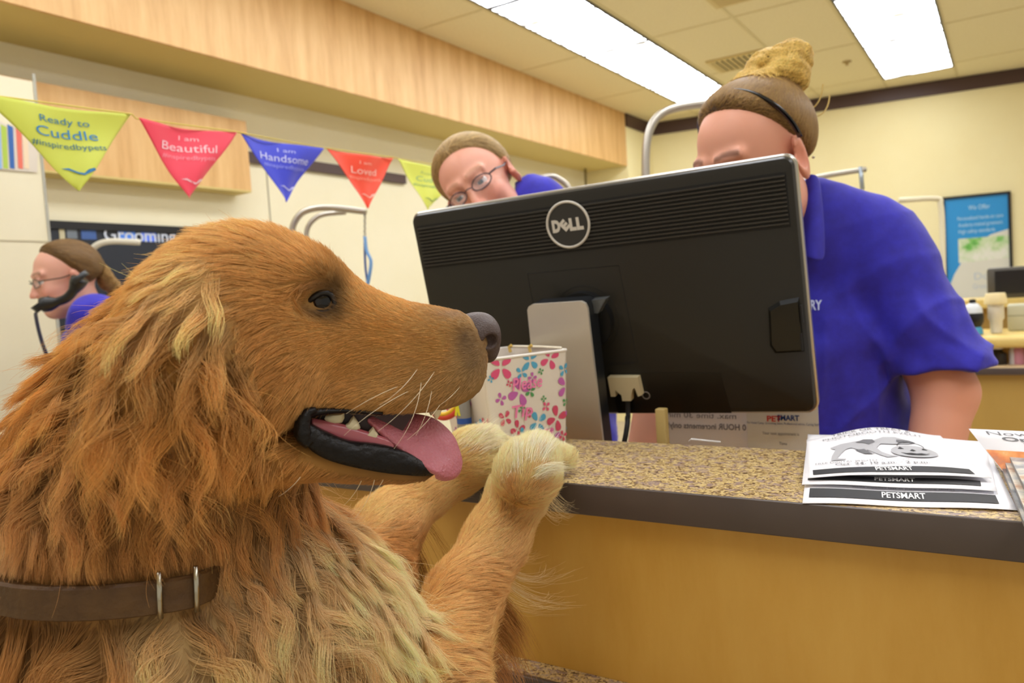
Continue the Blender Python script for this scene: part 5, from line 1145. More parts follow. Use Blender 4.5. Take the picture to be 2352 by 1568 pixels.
arm('second slimmer grooming arm just behind the curved silver one', [(703, 560), (706, 525), (722, 503), (745, 492), (795, 487)], 2.95, .010)
arm('big silver grooming arch rising left of the hair bun', [(1483, 420), (1484, 345), (1492, 300), (1512, 268), (1545, 250), (1600, 240), (1660, 236)], 2.3, .0125)
arm('low chrome arm seen over the monitor edge right of the woman in glasses', [(1312, 470), (1306, 432), (1285, 412), (1262, 405), (1200, 418)], 2.4, .009)
arm('white grooming arm behind the woman on the phone', [(205, 600), (208, 578), (226, 561), (258, 554), (320, 556)], 2.9, .0115, m=mat('arm_white', 'd8d4c2', .35))
t = arm('pale grooming arm with end bracket behind the blue shoulder', [(1830, 470), (1835, 425), (1860, 412), (1900, 403), (1988, 389)], 2.9, .010)
v, f = tube([W(1976, 384, 2.9), W(1981, 435, 2.9)], .016, 10, flat=.5); obj('end_bracket', v, f, mat('bracket_blue', 'a8b4c0', .3, metal=.5), t)
arm('thin white grooming arm beside the framed blue poster', [(2166, 620), (2164, 520), (2160, 470), (2150, 456), (2065, 460)], 2.8, .010, m=mat('arm_white2', 'e8e0bf', .35))
P = W(1343, 395, 3.6); t = thing('wall_pole', 'short dark pole hanging below the end of the maple soffit', 'pole', tuple(P))
a_, b_2 = onax(1343, 366, 0, XR+.1), onax(1345, 430, 0, XR+.1); v, f = tube([[a_[0], a_[1], 2.50], b_2-[0, 0, .25]], .012, 10); obj('tube', v, f, mat('pole_olive', '8b7f55', .5), t)
pt = thing('wall_notice', 'white notice with a red mark on the wall below the soffit end', 'notice', tuple(onax(1375, 400, 0, XR+.01)))
qa, qb = onax(1352, 375, 0, XR+.01), onax(1402, 440, 0, XR+.01); slab('sheet', (XR+.002, qa[1], qb[2]), (XR+.006, qb[1], qa[2]), m_paper, pt)
qa, qb = onax(1389, 380, 0, XR+.01), onax(1398, 425, 0, XR+.01); slab('red_mark', (XR+.006, qa[1], qb[2]), (XR+.0075, qb[1], qa[2]), mat('mark_pinkred', 'd86a78', .6), pt)

# ------------------------------------------------------------------ framed poster on the back wall
pA = onback(2163, 455, .02); pB = onback(2321, 437, .02); s0, s1 = back_s(pA), back_s(pB); z1 = (pA[2]+pB[2])/2; z0 = onback(2250, 690, .02)[2]
fr = thing('framed_poster', 'blue and white poster in a black frame on the back wall', 'poster', tuple((pA+pB)/2))
def bq(name, sa, sb2, za, zb, o0, o1, m, par): v, f = backbox(sa, sb2, za, zb, o0, o1); return obj(name, v, f, m, par, smooth=False)
bw = .022
fm = MB()
for (a, b, c, d) in ((s0, s0+bw, z0, z1), (s1-bw, s1, z0, z1), (s0, s1, z1-bw, z1), (s0, s1, z0, z0+bw)): fm.add(*backbox(a, b, c, d, .001, .03))
fm.build('frame', m_blk, fr, smooth=False)
bq('white_print', s0+bw, s1-bw, z0+bw, z1-bw, .002, .012, mat('poster_white', 'dcdcd0', .4), fr)
SW, ZW = s1-s0-2*bw, z1-z0-2*bw
bpt = lambda u, v, o=.0135: backp(s0+bw+SW*u, z0+bw+ZW*v, o)
sw = [(0, 1), (1, 1), (1, .66), (.72, .62), (.5, .54), (.3, .42), (.12, .25), (0, .08)]
obj('blue_print', [bpt(*p, .0125) for p in sw], [tuple(range(len(sw)))], mat('poster_blue', '2592d8', .4), fr, smooth=False)
obj('photo_print', [bpt(*p, .0132) for p in ((.2, .60), (1, .60), (1, .38), (.2, .36))], [(0, 1, 2, 3)], ramp_mat('poster_photo', [(.4, 'e6e8dc'), (.55, 'c8dcb0'), (.65, '6cbf50'), (.72, '5a6a58')], 6, rough=.5), fr, smooth=False)
mb = MB(); pf = lambda u, v: bpt(u, v, .0145)
for s_, u, v, h, w_ in (('We Offer', .55, .90, .045, .34), ('Personalized hands-on care', .56, .80, .035, .72), ('Academy trained groomers', .56, .735, .035, .70), ('High safety standards', .50, .67, .035, .58)): put_text(mb, s_, u, v, h, pf, width=w_)
mb.build('poster_lettering', mat('poster_letter', 'bfe2f2', .5), fr, smooth=False)
mb = MB(); put_text(mb, 'Dog', .60, .22, .07, pf, width=.32); put_text(mb, 'Grooming', .62, .12, .05, pf, width=.42); mb.build('pale_lettering', mat('poster_pale', 'b9c6d4', .5), fr, smooth=False)

# ------------------------------------------------------------------ grooming station at the right edge
m_tan = ramp_mat('station_tan', [(.3, 'd9bd6c'), (.7, 'e6cb7c')], 3, rough=.4); m_tan2 = ramp_mat('station_front', [(.3, 'b8954a'), (.7, 'c6a256')], 4, (1, 1, .3), rough=.5)
YS = 3.4
def yp(px, py, y=YS): return onax(px, py, 1, y)
xl_ = yp(2195, 800)[0]; st = thing('grooming_station', 'tan grooming station cabinet at the right edge behind the blue sleeve', 'cabinet', (xl_+.5, YS+.3, 0))
zc = yp(2300, 800)[2]; zt_ = yp(2300, 772)[2]
v, f = bx((xl_, YS, zc), (1.2, YS+.45, zt_), .018, 4); obj('upper_top', v, f, m_tan, st, auto=50)
zd0, zd1 = yp(2320, 857)[2], yp(2320, 841)[2]
slab('back_board', (xl_+.02, YS+.40, zd1), (1.18, YS+.43, zc+.002), m_tan2, st)
slab('divider', (yp(2310, 820)[0], YS+.16, zd1), (yp(2310, 820)[0]+.05, YS+.40, zc+.002), m_tan2, st)
slab('lower_top', (xl_+.01, YS-.05, zd0+.006), (1.2, YS+.45, zd1), mat('lower_top_pale', 'cdb489', .5), st)
v, f = bx((xl_+.01, YS-.056, zd0), (1.2, YS-.05, zd1), .001); obj('dark_edge', v, f, m_band, st)
slab('cabinet_front', (xl_-.25, YS-.02, 0), (1.18, YS+.42, zd0+.004), m_tan2, st)
# raised shelf with screen
zs0, zs1 = yp(2280, 706, YS+.5)[2], yp(2280, 688, YS+.5)[2]
sh = thing('wall_shelf', 'raised tan shelf carrying the black screen at the right edge', 'shelf', (xl_+.5, YS+.7, 0))
slab('shelf_board', (xl_-.1, YS+.5, zs0), (1.4, YS+.9, zs1), m_tan, sh); slab('shelf_front', (xl_-.1, YS+.56, 0), (1.4, YS+.60, zs0), m_tan2, sh)
bm0 = onax(2268, 686, 1, YS+.62); bm1 = onax(2268, 616, 1, YS+.62)
bs = thing('till_screen', 'black square screen standing on the raised shelf at the right edge', 'screen', (bm0[0]+.2, YS+.66, zs1))
v, f = bx((bm0[0], YS+.62, zs1), (bm0[0]+.42, YS+.72, bm1[2]), .012); obj('housing', v, f, mat('housing_grey', '4a463e', .5), bs, auto=40)
slab('screen_face', (bm0[0]+.03, YS+.615, zs1+.02), (bm0[0]+.40, YS+.6225, bm1[2]-.015), mat('black_face', '14120f', .3), bs)
def item(px, py, y): return onax(px, py, 1, y)
pA = item(2235, 735, YS+.12); r_ = .028
pA[2] = zt_
bt_ = thing('spray_bottle', 'round black bottle with white shoulder and blue foot beside the sleeve', 'bottle', tuple(pA))
for nm, prf, m in (('blue_foot', [(.030, 0), (.034, .004), (.032, .02), (.028, .03)], mat('foot_blue', '4aa0cc', .4)), ('bottle_body', [(.028, .03), (.036, .05), (.037, .07), (.035, .085)], m_blk), ('white_shoulder', [(.035, .085), (.032, .105), (.02, .12), (.012, .124)], mat('shoulder_white', 'd8dde0', .25)), ('cap', [(.012, .124), (.012, .138), (.004, .140)], m_blk)):
    obj(nm, *lathe(prf, 24, tuple(pA)), m, bt_, auto=50)
pA = item(2288, 735, YS+.15); pA[2] = zt_; jr = thing('cup_jar', 'white jar with a beige cup turned over on it', 'jar', tuple(pA))
obj('jar_body', *lathe([(.014, 0), (.02, .004), (.022, .05), (.028, .06), (.028, .12)], 20, tuple(pA)), mat('jar_white', 'd9d3c4', .4), jr, auto=50); obj('cup', *lathe([(.038, .115), (.040, .125), (.034, .155), (.032, .158)], 20, tuple(pA)), mat('cup_beige', 'ead8a4', .5), jr, auto=50)
pA = item(2328, 735, YS+.28); t = thing('supply_box', 'pale grey box on the tan top at the right edge', 'box', (pA[0]+.1, YS+.33, zt_)); v, f = bx((pA[0]-.02, YS+.25, zt_), (pA[0]+.3, YS+.40, item(2330, 700, YS+.25)[2]), .008); obj('carton', v, f, mat('carton_grey', 'b9b79c', .6), t, auto=40); slab('lid_seam', (pA[0]-.021, YS+.2495, zt_+.06), (pA[0]+.301, YS+.2505, zt_+.063), mat('seam2', '8d8b74', .6), t)
for k, (px_, c, r2, hh_, lab) in enumerate(((2292, '1c1a17', .030, .06, 'dark tin in the open slot of the grooming station'), (2328, 'c9c7c8', .014, .07, 'silver tube standing in the open slot of the grooming station'), (2340, 'c98a9c', .020, .075, 'pink bottle in the open slot of the grooming station'))):
    pA = item(px_, 835, YS+.07); pA[2] = zd1; t = thing('tin' if k == 0 else 'bottle', lab, 'tin' if k == 0 else 'bottle', tuple(pA)); obj('can_body' if k == 0 else 'bottle_body', *lathe([(r2*.95, 0), (r2, .004), (r2, hh_*.7), (r2*.6, hh_*.85), (r2*.55, hh_)], 20, tuple(pA)), mat('item_'+c, c, .3), t, auto=50); obj('cap', *lathe([(r2*.6, hh_), (r2*.6, hh_+.01), (r2*.3, hh_+.012)], 16, tuple(pA)), m_paper, t, auto=50)
# ------------------------------------------------------------------ people
def rotm(fwd, up):
    f = nrm(fwd); u = nrm(np.array(up)-f*(np.array(up)@f)); l = np.cross(u, f); return np.array([f, u, l])     # rows: forward, up, person's left
class Head:
    def __init__(s, c, fwd, up, k=1.0): s.c = np.array(c); s.A = rotm(fwd, up); s.k = k
    def w(s, f, u, l): return s.c+(np.array([f, u, l])*s.k)@s.A
    def l(s, P): return ((P-s.c)@s.A.T)/s.k
    def sdf(s, P):
        Q = s.l(P); I3 = None
        e = lambda c, r: ell_(Q, c, r); mir = lambda c: (c[0], c[1], -c[2])
        d = e((-.012, .035, 0), (.098, .083, .077)); d = smin(d, e((.025, -.035, 0), (.068, .085, .060)), .03)
        d = smin(d, e((.060, -.098, 0), (.028, .022, .027)), .03)
        d = smin(d, cap_(Q, (.086, .008, 0), (.108, -.036, 0), .008, .0105), .012)
        for g in (1, -1):
            m = lambda c: (c[0], c[1], c[2]*g)
            d = smin(d, cap_(Q, m((.087, .026, .014)), m((.074, .028, .046)), .009, .008), .012)
            d = smin(d, e(m((.060, -.032, .040)), (.026, .024, .020)), .02)
            d = smin(d, e(m((.020, -.075, .048)), (.040, .025, .014)), .025)
            d = smax(d, -e(m((.098, .004, .031)), (.018, .0125, .019)), .010)
            d = smin(d, e(m((.0835, .011, .031)), (.010, .006, .015)), .004)
            d = smin(d, e(m((.083, -.006, .031)), (.009, .004, .014)), .004)
            d = smin(d, e(m((.101, -.038, .012)), (.009, .008, .007)), .005)
            d = smax(d, -e(m((.106, -.045, .006)), (.004, .004, .003)), .002)
            ear = ell_(Q-np.array(m((-.008, -.012, .083))), (0, 0, 0), (.023, .036, .0085), np.array([[1, 0, .55*g], [0, 1, 0], [-.55*g, 0, 1]])/np.array([[1.14], [1], [1.14]]))
            ear = smax(ear, -e(m((-.002, -.008, .092)), (.012, .020, .009)), .006); ear = smin(ear, e(m((.008, -.016, .083)), (.006, .008, .005)), .004)
            d = smin(d, ear, .006)
        d = smin(d, e((.094, -.062, 0), (.010, .0055, .024)), .005); d = smin(d, e((.092, -.072, 0), (.011, .0065, .020)), .005)
        d = smax(d, -e((.107, -.0668, 0), (.010, .0016, .022)), .002)
        return d*s.k
    def color(s, V, base, lip='b5605a', brow='6b4c34', brows=1.0):
        Q = s.l(V); c = np.tile(np.array(lin(base)[:3]), (len(V), 1))
        def blend(m, h): nonlocal c; c = c*(1-m[:, None])+np.array(lin(h)[:3])*m[:, None]
        g = lambda cc, r: np.exp(-(((Q-np.array(cc))/np.array(r))**2).sum(1))
        for sg in (1, -1):
            blend(.45*g((.07, -.035, .042*sg), (.04, .022, .022)), 'd8786c'); blend(.4*g((-.005, -.012, .085*sg), (.025, .035, .02)), 'd0705f')
            t = np.clip((Q[:, 2]*sg-.012)/.038, 0, 1); by = .030+.006*np.sin(t*2.4)-.004*t
            blend(brows*.8*np.exp(-((Q[:, 1]-by)/.0045)**4)*((Q[:, 2]*sg > .011) & (Q[:, 2]*sg < .050) & (Q[:, 0] > .05)), brow)
            blend(.35*g((.085, .010, .031*sg), (.02, .012, .018)), 'a4665c')
        blend(.4*g((.110, -.036, 0), (.018, .014, .016)), 'd9705f')
        blend(.9*np.clip(g((.102, -.067, 0), (.016, .009, .024))*1.6-.3, 0, 1), lip)
        return c
m_skin = vcol_mat('skin', .5, .4, sss=.12)
def eyeb(h, par, iris='4a6a80', look=(1, 0, 0)):
    for sg in (1, -1):
        c = h.w(.0755, .003, .031*sg); V = []; F = []; nu, nv = 18, 24; A = nrm(np.array(look)@h.A); Bx = nrm(np.cross(A, [0, 0, 1])); Cx = np.cross(Bx, A); r = .0125*h.k
        for i in range(nu+1):
            for j in range(nv): t_, ph = math.pi*i/nu, 2*math.pi*j/nv; V.append(c+r*(A*math.cos(t_)+math.sin(t_)*(Bx*math.cos(ph)+Cx*math.sin(ph))))
        for i in range(nu):
            for j in range(nv): F.append((i*nv+j, i*nv+(j+1) % nv, (i+1)*nv+(j+1) % nv, (i+1)*nv+j))
        a_ = np.repeat(np.arange(nu+1)*180/nu, nv); col_ = np.where((a_ < 11)[:, None], lin('08080a')[:3], np.where((a_ < 31)[:, None], lin(iris)[:3], lin('e6deda')[:3]))
        fast_obj('eye', np.array(V), np.array(F), m_eye, par, col_)
def glasses(h, par, colr='30303c', lens=True):
    m_f = mat('glasses_frame', colr, .3, metal=.3); g_ = MB()
    lens_o = []
    for sg in (1, -1):
        c2 = [( .100-.012*abs(math.cos(a))*(1 if math.cos(a)*1 > 0 else .2), .000+.015*math.sin(a), sg*(.034+.024*math.cos(a))) for a in np.linspace(0, 2*np.pi, 25)[:-1]]
        c2 = [(f_, u*(1.0 if u > 0 else .9), l_) for f_, u, l_ in c2]; P = np.array([h.w(*p) for p in c2]); g_.add(*tube(P, .0013*h.k, 6, closed=True, caps=False)); lens_o.append(P)
        g_.add(*tube(np.array([h.w(.088, .005, .058*sg), h.w(.078, .006, .073*sg), h.w(.03, .004, .080*sg), h.w(-.006, .010, .082*sg), h.w(-.020, -.006, .083*sg)]), .0019*h.k, 6))
    g_.add(*tube(catmull(np.array([h.w(.100, .003, .011), h.w(.107, .006, 0), h.w(.100, .003, -.011)]), 4), .0012*h.k, 6))
    gl = g_.build('glasses', m_f, par)
    for P in lens_o: obj('lens', np.concatenate([P, P-h.A[0]*.001]), [tuple(range(len(P))), tuple(range(len(P), 2*len(P)))[::-1]]+[(i, (i+1) % len(P), len(P)+(i+1) % len(P), len(P)+i) for i in range(len(P))], m_glass2, gl, smooth=False)
m_glass2 = mat('spectacle_lens', 'f4f6fa', .03, alpha=.12)
def hair_cap(h, par, tint, dark, front_u=.072, bun=None, target=(-.10, .02, 0), nS=14000, rad=.00035, thick=.010, wavy=0.0, line=None, m=None):
    """scalp shell and strands combed from the hairline to the gathering point (head coords)"""
    def shell(P):
        Q = h.l(P); d = ell_(Q, (-.012, .035, 0), (.098+thick, .083+thick, .077+thick))
        # face opening
        fo = (Q[:, 0]-.028)*1.0+(-(Q[:, 1]-front_u))*.75+np.abs(Q[:, 2])*.10
        d = smax(d, fo, .035); d = smax(d, -(Q[:, 1]+.055+Q[:, 0]*.5), .015)
        d = smax(d, -ell_(Q, (0.0, -.018, .085), (.026, .036, .035)), .008); d = smax(d, -ell_(Q, (0.0, -.018, -.085), (.026, .036, .035)), .008)
        if bun is not None:
            for c, r in bun: d = smin(d, ell_(Q, c, r)+.0018*np.sin(Q[:, 0]*260+3*np.sin(Q[:, 1]*140))+.0015*np.sin(Q[:, 2]*230+2*np.sin(Q[:, 0]*150)), .008)
        return d*h.k
    V, Q = nets(shell, h.c-.20, h.c+.24, .005, 8); V = relax(V, Q, 1, .4)
    hb_ = fast_obj('hair', V, Q, mat('hair_base_'+dark, dark, .6, bump=(90, .6)), par)
    Sf = Surf(V, Q); P, N, T = Sf.sample(nS); L = h.l(P); tg_ = np.array(target)
    if bun is not None: isb = np.min([ell_(L, c, r) for c, r in bun], 0) < .004
    else: isb = np.zeros(nS, bool)
    dst = tg_-L; dl = np.linalg.norm(dst, axis=1)[:, None]; D = (dst/(dl+1e-6))@h.A
    if isb.any():
        ax = nrm(np.array([.3, 1, .25])@h.A); D[isb] = np.cross(ax, N[isb])+rng.normal(0, .25, (isb.sum(), 3))
    K = 7; Ls = np.minimum(dl[:, 0]*.8, rng.uniform(.03, .06, nS)); Ls[isb] = rng.uniform(.015, .035, isb.sum()); pts = np.zeros((nS, K, 3)); cur = P+N*.0005; pts[:, 0] = cur; n_ = N
    ph = rng.random(nS)*6.3
    for k in range(1, K):
        d_ = D-(D*n_).sum(1)[:, None]*n_; d_ /= np.linalg.norm(d_, axis=1)[:, None]+1e-6
        sd = np.cross(n_, d_); d_ = d_+sd*wavy*np.sin(ph+k*1.1)[:, None]
        cur = cur+d_*(Ls/(K-1))[:, None]
        for i in range(nS):
            q = Sf.bvh.find_nearest(Vector(cur[i])); cur[i] = np.array(q[0])+np.array(q[1])*.0012*(1+2*(isb[i])); 
        pts[:, k] = cur
    c0 = np.array(lin(tint[0])[:3]); c1 = np.array(lin(tint[1])[:3]); mx_ = isb.astype(float) if len(tint) > 1 else rng.random(nS); mx_ = np.clip(mx_*.85+rng.random(nS)*.3, 0, 1)
    c_ = (c0*(1-mx_[:, None])+c1*mx_[:, None])*np.exp(rng.normal(0, .2, nS))[:, None]
    hair_o = hair_obj('hair_strands', pts, np.full((nS, K), rad), np.repeat(np.clip(c_, 0, .9)[:, None], K, 1), m_fur, hb_); hair_o['kind'] = 'stuff'
    return hb_, Sf
m_shirt = ramp_mat('blue_shirt', [(.3, '241ca0'), (.7, '2c27bb')], 40, rough=.75, bump=.05); m_shirt.node_tree.nodes['Principled BSDF'].inputs['Sheen Weight'].default_value = .15
VIEW_L = -RIGHT
# --- woman behind the monitor
CAMD = lambda P: nrm((CAMP-P)*np.array([1, 1, 0]))
ear1 = W(1840, 362, 1.27)
def face_dir(P, yaw_left_deg, pitch_deg):
    c = CAMD(P); l = np.cross(c, [0, 0, 1.]); l = nrm(l) if nrm(l)@VIEW_L > 0 else -nrm(l)
    a = math.radians(yaw_left_deg); p = math.radians(pitch_deg); d = c*math.cos(a)+l*math.sin(a); return d*math.cos(p)+np.array([0, 0, math.sin(p)])
fd = face_dir(ear1, 40, -20); h1 = Head([0, 0, 0], fd, [0, 0, 1.], 1.08)
h1.c = ear1-h1.w(-.006, -.012, .084)
print('head1', h1.c, proj(h1.w(.09, .03, -.04)), proj(h1.w(.1, .03, 0)), proj(h1.w(0, .12, 0)))
w1 = thing('person', 'woman in blue shirt with blond hair bun and black headband, leaning behind the monitor', 'person', (h1.c[0], h1.c[1]+.1, 0))
nb = W(1800, 520, 1.42); shL = W(2022, 590, 1.42); shR = nb+(nb-shL)*.9+np.array([0, .03, -.02]); elb = W(2172, 900, 1.36); hnd = np.array([elb[0]-.05, elb[1]-.14, .765+.03]); hnd[1] = max(hnd[1], 1.16)
pel = W(1900, 1150, 1.55); pel[2] = .95
elbR = shR+np.array([-.06, -.05, -.26]); hndR = W(1420, 985, 1.33); hndR[2] = .80
def skin1(P):
    d = h1.sdf(P); d = smin(d, cap_(P, h1.w(-.025, -.07, 0), nb, .052, .062), .03)
    d = smin(d, chain(P, [nb, shL, elb, hnd], [.06, .062, .050, .034], .02), .02)
    d = smin(d, chain(P, [nb, shR, elbR, hndR], [.06, .062, .050, .034], .02), .02)
    for a, el in ((hnd, elb), (hndR, elbR)):
        dr = nrm((a-el)*np.array([1, 1, 0])); s_ = np.array([dr[1], -dr[0], 0]); d = smin(d, ell_(P, a+dr*.05, (.045, .040, .016)), .015)
        for q, L_ in zip((-1.5, -.5, .5, 1.5), (.060, .072, .070, .055)): d = smin(d, cap_(P, a+dr*.08+s_*q*.018, a+dr*(.08+L_)+s_*q*.021-np.array([0, 0, .008]), .0095, .008), .004)
        d = smin(d, cap_(P, a+dr*.03+s_*.03, a+dr*.075+s_*.062, .012, .009), .008)
    return d
lo1 = np.minimum.reduce([h1.c-.16, elb-.1, hnd-.2, hndR-.2, shR-.1]); hi1 = np.maximum.reduce([h1.c+.18, shL+.1, elb+.12, hnd+.2, hndR+.2]); lo1[2] = .72
V, Q = nets(skin1, lo1, hi1, .0045); V = relax(V, Q, 1, .35)
cl_ = h1.color(V, 'e0a187', brow='6a4634'); fast_obj('body', V, Q, m_skin, w1, cl_); eyeb(h1, w1, look=(.9, -.35, 0))
sdir = nrm(elb-shL)
def fold(P, a=.0045):
    x, y, z = P[:, 0], P[:, 1], P[:, 2]; u = P@nrm([.7, .2, -.7]); v = P@nrm([.3, .9, .3]); w_ = P@nrm([.8, -.3, .5])
    r_ = 1-np.abs(np.sin(u*27+1.6*np.sin(v*11+z*7))); r2 = 1-np.abs(np.sin(w_*19+2.4*np.sin(u*9)+1.2*np.sin(z*21)))
    return -a*1.5*(r_**3+r2**3-.5)+a*.6*(np.sin(u*42+2.2*np.sin(v*17)+1.5*np.sin(z*13))+.7*np.sin(w_*61+2*np.sin(z*23+x*9))+.5*np.sin(v*95+3*np.sin(u*31)))
hem = shL+sdir*(np.linalg.norm(elb-shL)*.86); hemn = nrm(sdir*.9+nrm(np.array([-.55, 0, -1]))*.35)
backo = nrm(np.cross(sdir, FWD)); backo = backo if backo@RIGHT > 0 else -backo
def shirt1(P):
    d = ell_(P, W(1830, 780, 1.52), (.19, .13, .25)); d = smin(d, chain(P, [nb+[0, .02, -.03], shL, shL+sdir*.02], [.066, .076, .08], .03), .05)
    d = smin(d, chain(P, [nb+[0, .02, -.03], shR], [.066, .078], .03), .05); d = smin(d, chain(P, [W(1830, 800, 1.52), pel, pel-[0, 0, .12]], [.15, .165, .17], .05), .05)
    d = smin(d, cap_(P, W(1872, 462, 1.40), W(1990, 520, 1.41), .042, .060), .05); d = smin(d, cap_(P, W(1850, 520, 1.42), W(1760, 520, 1.46), .05, .06), .05)
    s1 = chain(P, [shL, hem+sdir*.06+backo*.012], [.078, .088], .02); s1 = smax(s1, (P-hem)@hemn, .004)
    inn = chain(P, [shL+sdir*.16, hem+sdir*.10+backo*.012], [.052, .078], .02)
    hR = elbR; sR = smax(chain(P, [shR, elbR], [.078, .088], .02), (P-(shR+(elbR-shR)*.85))@nrm(elbR-shR), .004)
    d = smin(d, sR, .02); d = smin(d, s1, .025); d = d+fold(P)*np.clip((h1.c[2]-.14-P[:, 2])*6, .25, 1)
    d = smax(d, -inn, .004)
    nk = cap_(P, W(1795, 500, 1.40), h1.w(-.02, -.05, 0), .040, .058); return smax(d, -nk, .006)
los = np.array([min(shR[0], hem[0], elbR[0])-.12, min(shR[1], nb[1], elbR[1])-.14, .80]); his = np.array([max(shL[0], hem[0])+.16, max(pel[1], nb[1])+.22, nb[2]+.14])
V, Q = nets(shirt1, los, his, .0045); V = relax(V, Q, 1, .3); sh1 = fast_obj('shirt', V, Q, m_shirt, w1); S1 = Surf(V, Q)
def shirt_pt(px, py, off, S_=None, dflt=1.36):
    P, N = (S_ or S1).hit(px, py); return (W(px, py, dflt) if P is None else P)-nrm(ray(px, py))*off
# collar flap and badge lettering lie on the shirt
cg = []; rows_ = [[(1852, 400), (1866, 398), (1880, 402)], [(1846, 450), (1868, 450), (1886, 452)], [(1842, 505), (1868, 508), (1892, 512)], [(1842, 560), (1868, 563), (1894, 566)], [(1845, 590), (1868, 597), (1893, 602)]]
dcol = proj(nb)[2]-.085
V1 = np.array([[W(x, y, dcol+.02*(j-1)**2-.010*i/4) for j, (x, y) in enumerate(r)] for i, r in enumerate(rows_)]).reshape(-1, 3)
Fq = [(i*3+j, i*3+j+1, (i+1)*3+j+1, (i+1)*3+j) for i in range(4) for j in range(2)]
co = obj('shirt_collar', V1, Fq, m_shirt, w1); md = co.modifiers.new('s', 'SOLIDIFY'); md.thickness = .004; md = co.modifiers.new('b', 'SUBSURF'); md.levels = 2; md.render_levels = 2
mb = MB(); tv, tf, tw = text_geo('GROOMERY', .03, 0); sx = 120/tw
mb.add(np.array([shirt_pt(1768+(x-tv[:, 0].min())*sx, 711-(y)*22/.7-(x)*0, .004) for x, y in tv[:, :2]]), tf); mb.build('badge_lettering', mat('badge_text', 'c4cff5', .6), w1, smooth=False)
# hair, headband, earring
bunc = [((-.098, .108, .012), (.040, .036, .046)), ((-.118, .128, .024), (.030, .028, .032)), ((-.070, .118, -.012), (.034, .020, .036)), ((-.092, .138, .0), (.030, .018, .030)), ((-.045, .112, -.034), (.028, .013, .028)), ((-.055, .116, .018), (.028, .012, .022))]
hb1, Sh = hair_cap(h1, w1, ('80603e', 'dcb862'), '4e3824', front_u=.058, bun=bunc, target=(-.09, .10, 0), wavy=.3, thick=.012, nS=26000, rad=.00042)
bandp = []
for a in np.linspace(-.12, math.pi+.12, 30):
    l_, u_ = math.cos(a)*.094, .030+math.sin(a)*.090; f_ = -.002+.028*math.sin(a)
    bandp.append(h1.w(f_, u_, l_))
v, f = tube(np.array(bandp), .0052, 8, flat=.5); obj('headband', v, f, mat('headband_black', '0c0d12', .12, spec=.8), w1)
v, f = lathe([(.001, -.002), (.003, 0), (.001, .002)], 10, tuple(h1.w(-.020, -.018, .094))); obj('earring', v, f, m_steel, w1)
lk = []
for s0_, s1_ in (((-.098, .04, .03), (-.125, .055, .07)), ((-.10, .05, .02), (-.13, .075, .06))):
    p0, p1 = h1.w(*s0_), h1.w(*s1_); tq = np.linspace(0, 1, 10)[:, None]; mid = (p0+p1)/2+np.array([0, 0, -.03])+RIGHT*.02; lk.append((1-tq)**2*p0+2*tq*(1-tq)*mid+tq**2*p1)
hair_obj('loose_lock', np.array(lk), np.full((2, 10), .0012), np.tile(np.array(lin('d9c07a')[:3]), (2, 10, 1)), m_fur, w1)
# --- woman with glasses, tilted head
e2 = W(1140, 398, 1.85); fd2 = face_dir(e2, 14, -13); tilt = math.radians(33)
h2 = Head([0, 0, 0], fd2, np.array([0, 0, 1.])*math.cos(tilt)+VIEW_L*math.sin(tilt), 1.0)
h2.k = 1.06; h2.c = W(1098, 418, 1.86)-h2.w(.03, .01, .01)
w2 = thing('person', 'woman with glasses and pulled back fair hair, head tilted, looking over the monitor', 'person', (h2.c[0]+.1, h2.c[1]+.1, 0))
n2 = h2.w(-.03, -.17, 0)+RIGHT*.02; n2s = n2+RIGHT*.03+np.array([0, 0, -.03]); s2L = W(1232, 478, 1.92); s2R = n2s-RIGHT*.20+np.array([0, 0, -.10])
def skin2(P):
    d = h2.sdf(P); d = smin(d, cap_(P, h2.w(-.02, -.08, 0), n2s, .048, .055), .03); return smin(d, chain(P, [s2R, n2s, s2L], [.05, .055, .05], .02), .03)
V, Q = nets(skin2, h2.c-np.array([.24, .24, .34]), h2.c+np.array([.30, .24, .18]), .005); V = relax(V, Q, 1, .35); fast_obj('body', V, Q, m_skin, w2, h2.color(V, 'e3a58e', brow='9c7452', brows=.6)); eyeb(h2, w2, look=(1, -.1, -.1)); glasses(h2, w2, '2c3040')
def shirt2(P):
    d = chain(P, [s2R, n2s-[0, 0, .03], s2L], [.075, .07, .075], .03); d = smin(d, chain(P, [n2s-[0, 0, .15], n2s-[0, 0, .60]], [.15, .15], .05), .06)
    d = smin(d, chain(P, [s2L, s2L+np.array([.03, 0, -.22])], [.075, .07]), .03); d = smin(d, chain(P, [s2R, s2R+np.array([-.03, 0, -.22])], [.075, .07]), .03)
    d = d+fold(P, .003); return smax(d, -cap_(P, n2s+[0, 0, -.02], h2.w(-.02, -.07, 0), .055, .07), .006)
V, Q = nets(shirt2, n2s-np.array([.42, .36, .85]), n2s+np.array([.42, .36, .16]), .008); fast_obj('shirt', V, Q, m_shirt, w2)
hair_cap(h2, w2, ('b89a68', 'dcc592'), 'a08456', front_u=.046, thick=.014, target=(-.10, .03, 0), nS=12000, rad=.0005)
def legs_p(w_, c, zt, nm='trousers'):
    v1, f1 = tube([c+np.array([-.09, 0, zt-c[2]]), np.array([c[0]-.10, c[1], .5]), np.array([c[0]-.10, c[1], .0])], [.10, .075, .055], 16); v2, f2 = tube([c+np.array([.09, 0, zt-c[2]]), np.array([c[0]+.10, c[1], .5]), np.array([c[0]+.10, c[1], .0])], [.10, .075, .055], 16)
    for v, f in ((v1, f1), (v2, f2)): obj('trouser_leg', v, f, mat('trousers_dark', '1d1c22', .8), w_)
legs_p(w1, pel, .95); legs_p(w2, n2s-[0, 0, .6], n2s[2]-.55)
